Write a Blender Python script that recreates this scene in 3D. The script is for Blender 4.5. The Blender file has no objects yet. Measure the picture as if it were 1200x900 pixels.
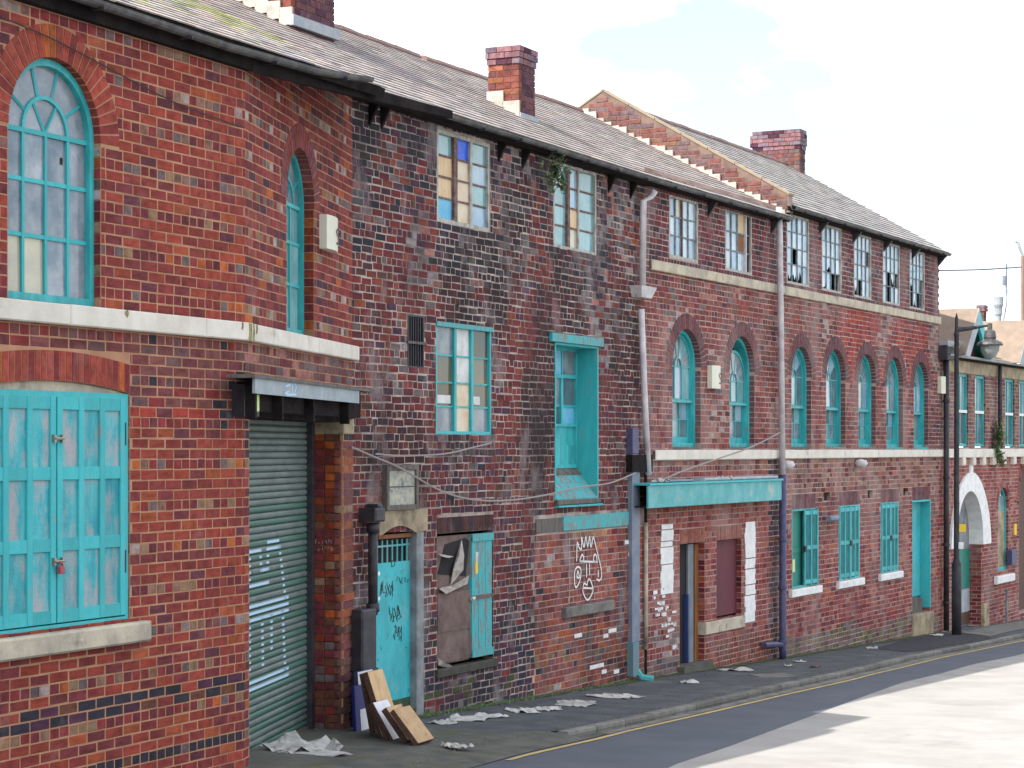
import bpy, math, random
from math import sin, cos, tan, radians, degrees, pi, sqrt, atan2, floor
from mathutils import Vector, Matrix, noise, geometry

sc = bpy.context.scene
COL = sc.collection
random.seed(7)

# ------------------------------------------------------------------ camera
EYE = 3.0            # the photographer's eye stands 3 m above the pavement by the blue door
FPX = 2500.0         # focal length in pixels of the 1200 px wide photograph
HOR = 526.0          # row of the horizon
cam_d = bpy.data.cameras.new('camera'); cam = bpy.data.objects.new('camera', cam_d); COL.objects.link(cam)
cam.location = (0, 0, EYE); cam.rotation_euler = (radians(90), 0, 0)
cam_d.sensor_width = 36; cam_d.lens = FPX / 1200 * 36
cam_d.shift_y = (HOR - 450) / 1200
cam_d.clip_start = 0.5; cam_d.clip_end = 3000
sc.camera = cam

# ------------------------------------------------------------------ light and sky
SUN = Vector((-0.732, -0.508, 1.0)).normalized()      # towards the sun
elev = math.asin(SUN.z); azim = atan2(SUN.x, SUN.y)
w = bpy.data.worlds.new('World'); sc.world = w; w.use_nodes = True
wt = w.node_tree; wt.nodes.clear()
wo = wt.nodes.new('ShaderNodeOutputWorld'); wb = wt.nodes.new('ShaderNodeBackground')
sky = wt.nodes.new('ShaderNodeTexSky'); sky.sky_type = 'NISHITA'; sky.sun_disc = False
sky.sun_elevation = elev; sky.sun_rotation = azim; sky.air_density = 1.0; sky.dust_density = 2.0; sky.ozone_density = 1.0
tc = wt.nodes.new('ShaderNodeTexCoord'); mp = wt.nodes.new('ShaderNodeMapping')
mp.inputs['Scale'].default_value = (2.2, 2.2, 5.0); mp.inputs['Location'].default_value = (3.1, 1.7, 0.4)
nz = wt.nodes.new('ShaderNodeTexNoise'); nz.inputs['Scale'].default_value = 1.6; nz.inputs['Detail'].default_value = 7
nz.inputs['Roughness'].default_value = 0.55
cr = wt.nodes.new('ShaderNodeValToRGB'); cr.color_ramp.elements[0].position = 0.46; cr.color_ramp.elements[1].position = 0.60
cr.color_ramp.elements[0].color = (0.13, 0.13, 0.13, 1)
mx = wt.nodes.new('ShaderNodeMix'); mx.data_type = 'RGBA'
mx.inputs[7].default_value = (11.0, 11.0, 11.3, 1)
L = wt.links
L.new(tc.outputs['Generated'], mp.inputs['Vector']); L.new(mp.outputs[0], nz.inputs['Vector'])
L.new(nz.outputs['Fac'], cr.inputs[0]); L.new(cr.outputs[0], mx.inputs[0])
L.new(sky.outputs[0], mx.inputs[6]); L.new(mx.outputs[2], wb.inputs[0]); wb.inputs[1].default_value = 0.15
L.new(wb.outputs[0], wo.inputs[0])
sd = bpy.data.lights.new('sun', 'SUN'); sd.energy = 4.6; sd.angle = radians(0.5); sd.color = (1.0, 0.95, 0.86)
so = bpy.data.objects.new('sun', sd); COL.objects.link(so)
so.rotation_euler = (-SUN).to_track_quat('-Z', 'Y').to_euler(); so.location = (-20, -20, 40)
sc.view_settings.view_transform = 'Standard'; sc.view_settings.look = 'None'
sc.view_settings.exposure = 0.76; sc.view_settings.gamma = 1.0

# ------------------------------------------------------------------ frames: x along the wall, y into the building, z measured from eye level
class Frame:
    def __init__(s, M): s.M = M
    def sub(s, x=0, y=0, z=0, rz=0, rx=0):
        return Frame(s.M @ Matrix.Translation((x, y, z)) @ Matrix.Rotation(rz, 4, 'Z') @ Matrix.Rotation(rx, 4, 'X'))
class Facade(Frame):
    def __init__(s, P, D):
        s.P = Vector(P); s.D = Vector(D).normalized(); s.I = Vector((-s.D.y, s.D.x))
        Frame.__init__(s, Matrix.Translation((P[0], P[1], EYE)) @ Matrix.Rotation(atan2(s.D.y, s.D.x), 4, 'Z'))
    def _t(s, px, q):
        r = Vector(((px - 600) / FPX, 1.0)); O = s.P + s.I * q
        den = r.x * s.D.y - r.y * s.D.x
        t = (O.x * s.D.y - O.y * s.D.x) / den
        return t, (r * t - O).dot(s.D)
    def s(s, px, q=0): return s._t(px, q)[1]
    def z(s, px, py, q=0): return (HOR - py) * s._t(px, q)[0] / FPX

P287 = (-2.345, 18.73); P413 = (-1.716, 22.94); P755 = (1.896, 30.59); P1100 = (8.86, 44.3)
def dirn(a, b): return (b[0] - a[0], b[1] - a[1])
FA = Facade(P287, (1140 / FPX, 1.0))
FA2 = Facade(P287, dirn(P287, P413))
FB = Facade(P413, dirn(P413, P755))
FC = Facade(P755, dirn(P755, P1100))
LEN_A2 = (Vector(P413) - Vector(P287)).length
LEN_B = (Vector(P755) - Vector(P413)).length
LEN_C = (Vector(P1100) - Vector(P755)).length
# street frame for the ground
FG = Facade(P413, (0.445, 0.896))
GP = [(-40, -1.9), (-4.06, -2.80), (1, -3.03), (8.3, -3.29), (13.8, -3.49), (23.8, -3.81), (27, -3.93), (60, -4.9), (200, -8.0), (900, -16)]
def gz(t):
    for (a, b), (c, d) in zip(GP, GP[1:]):
        if t <= c: return b + (d - b) * (t - a) / (c - a)
    return GP[-1][1]
def gxy(x, y): return gz((Vector((x, y)) - FG.P).dot(FG.D))
def ground_hit(px, py, dz=0.0):          # the point of the ground seen at a pixel, in street coordinates (t, v)
    z = -3.3
    for _ in range(12):
        d = (py - HOR) / FPX; t = -(z + dz) / d
        p = Vector(((px - 600) / FPX * t, t)); q = p - FG.P
        z = gz(q.dot(FG.D))
    return q.dot(FG.D), q.dot(FG.I)
def gfs(F, s, q=0):                      # ground height in front of facade F at s
    p = F.P + F.D * s + F.I * q
    return gxy(p.x, p.y)

# ------------------------------------------------------------------ materials
def nd(nt, t, **k):
    n = nt.nodes.new(t)
    for a, b in k.items(): setattr(n, a, b)
    return n
MATS = {}
def mat(name, c, c2=None, rough=0.8, scale=6, lo=0.4, hi=0.65, bump=0.15, bscale=40, stretch=(1, 1, 1), metal=0, src=None,
        c3=None, s3=3, lo3=0.55, hi3=0.65, spec=0.4, st3=(1, 1, 1), emis=None, rand=0.0, world=False, m3=1.0, c4=None, s4=2, lo4=.6, hi4=.8, m4=.5, st4=(1, 1, 1)):
    """colour c with noise patches of c2 and sparser patches of c3; src 'attr' / 'object' multiplies a per-brick colour"""
    m = bpy.data.materials.new(name); m.use_nodes = True; nt = m.node_tree; ln = nt.links
    bs = nt.nodes['Principled BSDF']; tcn = nd(nt, 'ShaderNodeTexCoord')
    def coords(st, wld=False):
        if wld:
            g = nd(nt, 'ShaderNodeNewGeometry'); mpn = nd(nt, 'ShaderNodeMapping'); mpn.inputs['Scale'].default_value = st
            ln.new(g.outputs['Position'], mpn.inputs['Vector']); return mpn.outputs[0]
        mpn = nd(nt, 'ShaderNodeMapping'); mpn.inputs['Scale'].default_value = st
        ln.new(tcn.outputs['Object'], mpn.inputs['Vector'])
        oi = nd(nt, 'ShaderNodeObjectInfo'); mu = nd(nt, 'ShaderNodeMath', operation='MULTIPLY'); mu.inputs[1].default_value = 37.0
        ln.new(oi.outputs['Random'], mu.inputs[0])
        cx = nd(nt, 'ShaderNodeCombineXYZ'); ln.new(mu.outputs[0], cx.inputs[0]); ln.new(mu.outputs[0], cx.inputs[2])
        ln.new(cx.outputs[0], mpn.inputs['Location'])
        return mpn.outputs[0]
    base = None
    if src == 'attr':
        a = nd(nt, 'ShaderNodeVertexColor', layer_name='tone'); base = a.outputs[0]
    elif src == 'object':
        a = nd(nt, 'ShaderNodeObjectInfo'); base = a.outputs['Color']
    def noise_fac(sc_, st, lo_, hi_, det=6, wld=False, mx_=1.0):
        n = nd(nt, 'ShaderNodeTexNoise'); n.inputs['Scale'].default_value = sc_; n.inputs['Detail'].default_value = det
        n.inputs['Roughness'].default_value = 0.62
        ln.new(coords(st, wld), n.inputs['Vector'])
        r = nd(nt, 'ShaderNodeMapRange'); r.inputs[1].default_value = lo_; r.inputs[2].default_value = hi_; r.inputs[4].default_value = mx_
        ln.new(n.outputs['Fac'], r.inputs[0]); return r.outputs[0]
    def mixc(fac, A, B, mode='MIX'):
        x = nd(nt, 'ShaderNodeMix', data_type='RGBA', blend_type=mode)
        if fac is None: x.inputs[0].default_value = 1
        else: ln.new(fac, x.inputs[0])
        for i, v in ((6, A), (7, B)):
            if isinstance(v, (tuple, list)): x.inputs[i].default_value = (*v[:3], 1)
            else: ln.new(v, x.inputs[i])
        return x.outputs[2]
    cur = c
    if base is not None: cur = base
    if c2 is not None:
        if base is not None: cur = mixc(noise_fac(scale, stretch, lo, hi), cur, mixc(None, cur, c2, 'MULTIPLY'))
        else: cur = mixc(noise_fac(scale, stretch, lo, hi), c, c2)
    if c3 is not None: cur = mixc(noise_fac(s3, st3, lo3, hi3, 6, world, m3), cur, c3)
    if c4 is not None: cur = mixc(noise_fac(s4, st4, lo4, hi4, 8, world, m4), cur, c4)
    if rand:
        oi = nd(nt, 'ShaderNodeObjectInfo'); r = nd(nt, 'ShaderNodeMapRange'); r.inputs[3].default_value = 1 - rand; r.inputs[4].default_value = 1 + rand
        ln.new(oi.outputs['Random'], r.inputs[0])
        vm = nd(nt, 'ShaderNodeVectorMath', operation='SCALE')
        if isinstance(cur, tuple): vm.inputs[0].default_value = cur[:3]
        else: ln.new(cur, vm.inputs[0])
        ln.new(r.outputs[0], vm.inputs[3]); cur = vm.outputs[0]
    if isinstance(cur, tuple): bs.inputs['Base Color'].default_value = (*cur[:3], 1)
    else: ln.new(cur, bs.inputs['Base Color'])
    bs.inputs['Roughness'].default_value = rough; bs.inputs['Metallic'].default_value = metal
    bs.inputs['Specular IOR Level'].default_value = spec
    if bump:
        n = nd(nt, 'ShaderNodeTexNoise'); n.inputs['Scale'].default_value = bscale; n.inputs['Detail'].default_value = 5
        ln.new(tcn.outputs['Object'], n.inputs['Vector'])
        b = nd(nt, 'ShaderNodeBump'); b.inputs['Strength'].default_value = bump; b.inputs['Distance'].default_value = 0.01
        ln.new(n.outputs['Fac'], b.inputs['Height']); ln.new(b.outputs[0], bs.inputs['Normal'])
    MATS[name] = m; return m
M = MATS
TQ = (0.035, 0.38, 0.40); TQD = (0.02, 0.30, 0.31); WOODG = (0.24, 0.21, 0.19)
for nm_, sr_, sc1, bs1 in (('mass', 'attr', 11, 60), ('piece', 'object', 1.3, 9)):
    k_ = dict(src=sr_, scale=sc1, rough=0.85, bump=0.5, bscale=bs1, spec=0.25, world=True)
    mat('brick_' + nm_, (1, 1, 1), (0.58, 0.52, 0.54), c3=(0.03, 0.022, 0.025), s3=1.1, lo3=0.60, hi3=0.80, m3=.75, c4=(0.34, 0.27, 0.25), s4=2.3, lo4=.60, hi4=.85, m4=.45, **k_)
    mat('sooty_' + nm_, (1, 1, 1), (0.55, 0.50, 0.52), c3=(0.016, 0.013, 0.016), s3=.95, lo3=0.45, hi3=0.62, m3=.9, st3=(1, 1, .5), c4=(0.40, 0.35, 0.36), s4=1.9, lo4=.54, hi4=.74, m4=.55, st4=(1, 1, .6), **k_)
    mat('worn_' + nm_, (1, 1, 1), (0.58, 0.52, 0.54), c3=(0.035, 0.022, 0.025), s3=.9, lo3=0.54, hi3=0.76, m3=.7, st3=(1, 1, .5), c4=(0.40, 0.30, 0.28), s4=1.3, lo4=.48, hi4=.74, m4=.55, st4=(1, 1, .5), **k_)
mat('slate_mass', (1, 1, 1), (0.75, 0.75, 0.72), src='attr', scale=5, rough=0.6, bump=0.25, bscale=30)
mat('slate_piece', (1, 1, 1), (0.75, 0.75, 0.72), src='object', scale=2, rough=0.6, bump=0.25, bscale=20)
mat('mortar_cream', (0.47, 0.25, 0.145), (0.31, 0.155, 0.09), scale=2.2, c3=(0.10, 0.06, 0.055), s3=0.9, lo3=0.6, hi3=0.8, rough=0.95, bscale=120, bump=0.4)
mat('mortar_gable', (0.20, 0.14, 0.11), (0.12, 0.08, 0.075), scale=5, rough=.95)
mat('mortar_sooty', (0.46, 0.38, 0.33), (0.18, 0.125, 0.11), scale=2.2, lo=0.42, hi=0.66, c3=(0.05, 0.04, 0.04), s3=1.15, lo3=0.47, hi3=0.66, st3=(1, 1, 0.5), world=True, m3=.75, rough=0.95, bscale=90, bump=0.5)
mat('mortar_pink', (0.47, 0.34, 0.29), (0.28, 0.18, 0.155), scale=1.4, c3=(0.10, 0.06, 0.06), s3=0.6, lo3=0.56, hi3=0.74, rough=0.95, bscale=90, bump=0.4)
mat('turquoise_paint', TQ, (0.05, 0.43, 0.45), scale=5, rough=0.6, c3=(0.22, 0.27, 0.26), s3=7, lo3=0.57, hi3=0.70, rand=.12, bump=0.35, bscale=35, stretch=(2, 2, 0.6), st3=(1.6, 1.6, 0.5))
mat('turquoise_panel', (0.02, 0.29, 0.34), (0.08, 0.44, 0.46), scale=4, rand=.12, rough=0.6, c3=(0.34, 0.34, 0.35), s3=3.2, lo3=0.44, hi3=0.60, bump=0.5, bscale=45, stretch=(2, 2, 0.5), st3=(1.5, 1.5, 0.7))
mat('turquoise_fresh', (0.025, 0.31, 0.33), (0.06, 0.45, 0.46), scale=4, rand=.18, rough=0.5, bump=0.2, stretch=(2, 2, .6), c3=(0.16, 0.24, 0.23), s3=9, lo3=0.60, hi3=0.70)
mat('turquoise_door', (0.04, 0.46, 0.50), (0.03, 0.34, 0.38), scale=2.5, rough=0.55, bump=0.3, stretch=(1.5, 1.5, .6), c3=(0.06, 0.10, 0.09), s3=9, lo3=0.60, hi3=0.65, st3=(2, 2, .8), c4=(0.30, .50, .50), s4=3, lo4=.5, hi4=.8, m4=.5)
mat('turquoise_deep', (0.01, 0.13, 0.14), (0.02, 0.20, 0.20), scale=6, rough=0.7, bump=0.3)
mat('turquoise_peel', (0.04, 0.38, 0.40), (0.20, 0.19, 0.18), scale=9, lo=0.50, hi=0.56, rough=0.65, bump=0.6, bscale=30, stretch=(2.5, 1, 0.45), c3=(0.34, 0.33, 0.31), s3=5, lo3=0.62, hi3=0.68)
mat('turquoise_metal', (0.05, 0.33, 0.34), (0.14, 0.42, 0.43), scale=3, rough=0.5, bump=0.2, c3=(0.42, 0.42, 0.35), s3=2.5, lo3=0.56, hi3=0.72)
mat('green_paint', (0.01, 0.17, 0.13), (0.015, 0.22, 0.17), scale=5, rough=0.5, c3=(0.10, 0.15, 0.12), s3=8, lo3=0.66, hi3=0.72)
mat('grey_wood', (0.15, 0.135, 0.12), (0.07, 0.06, 0.055), scale=5, stretch=(3, 3, 0.5), rough=0.85, bump=0.5, bscale=30)
mat('window_timber', (0.48, 0.48, 0.44), (0.26, 0.22, 0.19), scale=8, rough=0.8, bump=0.3, stretch=(2, 2, 0.7))
mat('rust_bar', (0.12, 0.055, 0.045), (0.22, 0.17, 0.15), scale=14, rough=0.8)
mat('steel_bar', (0.22, 0.28, 0.30), (0.12, 0.11, 0.12), scale=10, rough=0.7)
GP_ = dict(rough=0.12, bump=0.05, bscale=6, spec=0.5)
mat('glass_dusty', (0.13, 0.17, 0.21), (0.33, 0.36, 0.38), scale=2.2, rand=0.22, c3=(0.16, 0.17, 0.19), s3=2, lo3=0.55, hi3=0.75, **GP_)
mat('glass_cream', (0.52, 0.48, 0.34), (0.38, 0.36, 0.30), scale=2.5, rand=0.1, **GP_)
mat('glass_aqua', (0.14, 0.30, 0.32), (0.24, 0.42, 0.44), scale=2.5, rand=0.15, c3=(0.20, 0.30, 0.34), s3=4, lo3=0.58, hi3=0.7, **GP_)
mat('glass_sky', (0.20, 0.33, 0.44), (0.34, 0.46, 0.53), scale=2.5, rand=0.2, c3=(0.18, 0.25, 0.33), s3=3, lo3=0.6, hi3=0.72, **GP_)
mat('glass_pale', (0.50, 0.60, 0.67), (0.30, 0.42, 0.52), scale=4, rand=0.16, **GP_)
mat('glass_dark', (0.07, 0.12, 0.15), (0.14, 0.20, 0.22), scale=3, rand=0.3, **GP_)
mat('glass_brown', (0.16, 0.10, 0.03), (0.06, 0.10, 0.10), scale=1.6, rand=0.3, **GP_)
mat('blue_board', (0.10, 0.40, 0.62), (0.22, 0.50, 0.66), scale=3, rough=0.5)
mat('tan_board', (0.62, 0.42, 0.22), (0.70, 0.55, 0.38), scale=5, stretch=(3, 3, 0.5), rough=0.7, c3=(0.40, 0.20, 0.08), s3=4, lo3=0.6, hi3=0.75)
mat('cream_board', (0.70, 0.62, 0.48), (0.62, 0.46, 0.30), scale=4, rough=0.7)
mat('white_board', (0.66, 0.66, 0.64), (0.48, 0.48, 0.46), scale=5, rough=0.7)
mat('blue_plastic', (0.01, 0.06, 0.62), (0.02, 0.14, 0.80), scale=12, rough=0.35, bump=1.0, bscale=18)
mat('white_stone', (0.70, 0.66, 0.58), (0.58, 0.53, 0.45), scale=3, rough=0.75, c3=(0.22, 0.19, 0.14), s3=2.6, lo3=0.60, hi3=0.76, bump=0.3, rand=.05)
mat('cream_stone', (0.55, 0.48, 0.36), (0.34, 0.30, 0.24), scale=3, rough=0.85, c3=(0.12, 0.11, 0.09), s3=3.5, lo3=0.58, hi3=0.74, bump=0.5)
mat('buff_stone', (0.42, 0.34, 0.22), (0.22, 0.17, 0.12), scale=3, rough=0.9, c3=(0.07, 0.06, 0.05), s3=2.5, lo3=0.56, hi3=0.74, bump=0.5)
mat('dark_stone', (0.07, 0.065, 0.055), (0.04, 0.045, 0.03), scale=5, rough=.95, bump=.5)
mat('grey_stone', (0.20, 0.19, 0.17), (0.11, 0.10, 0.09), scale=5, rough=0.9, bump=0.5)
mat('render_jamb', (0.26, 0.28, 0.29), (0.15, 0.15, 0.16), scale=4, rough=0.9, bump=0.3)
mat('white_paint', (0.80, 0.80, 0.78), (0.66, 0.66, 0.64), scale=6, rough=0.6, c3=(0.35, 0.25, 0.22), s3=9, lo3=0.66, hi3=0.70)
mat('cream_plastic', (0.72, 0.70, 0.58), (0.66, 0.64, 0.50), scale=4, rough=0.5, bump=0.05)
mat('black_iron', (0.022, 0.022, 0.030), (0.05, 0.045, 0.05), scale=7, rough=0.55, bump=0.25, c3=(0.14, 0.10, 0.09), s3=8, lo3=0.68, hi3=0.74)
mat('navy_iron', (0.05, 0.05, 0.12), (0.08, 0.08, 0.15), scale=7, rough=0.5)
mat('white_pipe', (0.62, 0.60, 0.60), (0.44, 0.40, 0.42), scale=5, rough=0.55, st3=(1, 1, .4), c3=(0.20, 0.15, 0.12), s3=5, lo3=0.66, hi3=0.74)
mat('blue_grey_trunking', (0.15, 0.18, 0.24), (0.21, 0.24, 0.29), scale=5, rough=0.6)
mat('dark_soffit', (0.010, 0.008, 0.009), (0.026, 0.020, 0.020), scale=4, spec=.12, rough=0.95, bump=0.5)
mat('interior_dark', (0.02, 0.018, 0.02), rough=0.95, bump=0)
mat('shutter_steel', (0.12, 0.165, 0.15), (0.08, 0.115, 0.105), scale=3, rough=0.5, spec=0.5, bump=0.1, c3=(0.07, 0.06, 0.05), s3=1.5, lo3=0.62, hi3=0.8)
mat('shutter_green', (0.04, 0.12, 0.085), (0.05, 0.13, 0.10), scale=3, rough=0.5, spec=0.5, bump=0.1)
mat('spray_blue', (0.42, 0.62, 0.78), rough=0.6, bump=0)
mat('spray_white', (0.78, 0.78, 0.76), (0.6, 0.58, 0.56), scale=12, rough=0.7, bump=0)
mat('spray_black', (0.015, 0.03, 0.03), rough=0.6, bump=0)
mat('trunking_teal', (0.10, 0.22, 0.25), (0.16, 0.20, 0.22), scale=6, rough=.6)
mat('zinc', (0.24, 0.29, 0.32), (0.36, 0.40, 0.42), scale=4, rough=0.6, c3=(0.22, 0.24, 0.05), s3=2.5, lo3=0.62, hi3=0.70)
mat('gutter_iron', (0.045, 0.045, 0.05), (0.13, 0.13, 0.13), scale=5, rough=0.5, c3=(0.10, 0.10, 0.05), s3=3, lo3=0.62, hi3=0.7, bump=.3)
mat('lead_flash', (0.30, 0.33, 0.37), (0.42, 0.43, 0.43), scale=4, rough=0.6)
mat('lime_flash', (0.50, 0.46, 0.41), (0.34, 0.30, 0.26), scale=5, rough=0.9, bump=0.4)
mat('ochre_coping', (0.30, 0.24, 0.16), (0.24, 0.19, 0.15), scale=4, rough=0.9, bump=0.4)
mat('asphalt_path', (0.060, 0.066, 0.075), (0.10, 0.103, 0.108), scale=2.5, rough=0.9, bump=0.5, bscale=150, c3=(0.15, 0.15, 0.135), s3=0.9, lo3=0.60, hi3=0.72)
mat('asphalt_new', (0.026, 0.026, 0.034), (0.045, 0.045, 0.05), scale=8, rough=0.9, bump=0.6, bscale=150)
mat('asphalt_road', (0.075, 0.085, 0.105), (0.095, 0.105, 0.125), scale=1.2, rough=0.85, bump=0.3, bscale=160, c3=(0.13, 0.14, 0.15), s3=0.8, lo3=0.62, hi3=0.74)
mat('painted_sunlight', (0.32, 0.31, 0.29), (0.26, 0.25, 0.235), scale=1.1, c3=(.15, .145, .14), s3=.6, lo3=.6, hi3=.8, rough=0.9, bump=0.2, bscale=90)  # pale road tone with the glare of the sun painted in
mat('mossy_concrete', (0.115, 0.112, 0.095), (0.065, 0.068, 0.06), scale=3, rough=0.95, bump=0.6, bscale=60, c3=(0.085, 0.092, 0.04), s3=1.6, lo3=0.52, hi3=0.66)
mat('kerb_stone', (0.19, 0.18, 0.16), (0.11, 0.105, 0.095), scale=4, rough=0.9, bump=0.4, rand=0.2)
mat('yellow_line', (0.55, 0.40, 0.14), (0.34, 0.28, 0.16), scale=6, rough=0.8, bump=0.1)
mat('paper', (0.60, 0.58, 0.54), (0.34, 0.33, 0.31), scale=6, rough=0.8, rand=0.2, c3=(0.16, 0.14, 0.12), s3=4, lo3=0.6, hi3=0.68)
mat('chipboard', (0.56, 0.38, 0.20), (0.44, 0.28, 0.15), scale=9, rough=0.8, rand=.25, c3=(.25, .16, .09), s3=5, lo3=.62, hi3=.72)
mat('melamine', (0.66, 0.66, 0.70), (0.55, 0.55, 0.58), scale=6, rough=0.4)
mat('dark_wood', (0.07, 0.035, 0.025), (0.13, 0.06, 0.04), scale=8, rough=0.6, stretch=(1, 1, 4))
mat('blue_cover', (0.012, 0.016, 0.16), rough=0.5)
mat('brown_felt', (0.13, 0.085, 0.075), (0.20, 0.14, 0.125), scale=4, rough=0.95, bump=0.8, bscale=20, c3=(0.06, 0.035, 0.03), s3=2.2, lo3=0.56, hi3=0.7)
mat('torn_edge', (0.42, 0.38, 0.34), (0.25, 0.22, 0.19), scale=10, rough=0.9)
mat('notice_paper', (0.46, 0.44, 0.34), (0.25, 0.27, 0.26), scale=12, rough=0.9, c3=(0.10, 0.12, 0.16), s3=7, lo3=0.54, hi3=0.64)
mat('maroon_board', (0.13, 0.025, 0.04), (0.10, 0.02, 0.03), scale=3, rough=0.7)
mat('orange_wood', (0.26, 0.10, 0.03), (0.16, 0.06, 0.02), scale=4, rough=0.7, stretch=(3, 3, .5))
mat('blue_frame', (0.03, 0.05, 0.16), rough=0.5)
mat('grey_panel', (0.20, 0.23, 0.26), (0.14, 0.16, 0.18), scale=4, rough=0.6)
mat('yellow_plate', (0.75, 0.50, 0.03), rough=0.5, bump=0)
mat('lime_label', (0.45, 0.65, 0.05), (0.7, 0.75, 0.6), scale=30, rough=0.5, bump=0)
mat('brass', (0.35, 0.30, 0.25), metal=0.8, rough=0.4, bump=0)
mat('red_padlock', (0.35, 0.06, 0.08), rough=0.4, bump=0)
mat('cable', (0.30, 0.27, 0.26), rough=0.7, bump=0)
mat('cable_dark', (0.03, 0.03, 0.035), rough=0.7, bump=0)
mat('tile_dull', (0.20, 0.155, 0.12), (0.25, 0.19, 0.15), scale=4, rough=.9)
mat('clay_tile', (0.22, 0.13, 0.10), (0.26, 0.17, 0.13), scale=3, rough=0.85, src=None, bump=0.3)
mat('leaf', (0.08, 0.17, 0.06), (0.22, 0.32, 0.15), scale=20, rough=0.6, bump=0, rand=0.2)
mat('stem', (0.12, 0.08, 0.05), rough=0.9, bump=0)
mat('algae_dry', (0.30, 0.26, 0.10), (0.14, 0.13, 0.06), scale=20, lo=.4, hi=.6, rough=.9)
mat('algae', (0.03, 0.11, 0.06), (0.035, 0.05, 0.02), scale=5, lo=.35, hi=.6, rough=.8)
mat('moss', (0.06, 0.085, 0.02), (0.03, 0.05, 0.015), scale=12, rough=1.0, bump=0.8, bscale=50)
mat('lamp_glass', (0.25, 0.28, 0.27), rough=0.2, bump=0)

# ------------------------------------------------------------------ mesh building
WM = {}
def link(o, parent, W):
    COL.objects.link(o); WM[o.name] = W
    if parent is not None:
        o.parent = parent; o.matrix_basis = WM[parent.name].inverted() @ W
    else: o.matrix_basis = W
    return o
def fin(o, label=None, cat=None, group=None, kind=None):
    if label: o['label'] = label
    if cat: o['category'] = cat
    if group: o['group'] = group
    if kind: o['kind'] = kind
    return o
def thing(name, W, label, cat, group=None):
    o = bpy.data.objects.new(name, None); o.empty_display_size = 0.3
    link(o, None, W); return fin(o, label, cat, group)

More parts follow.
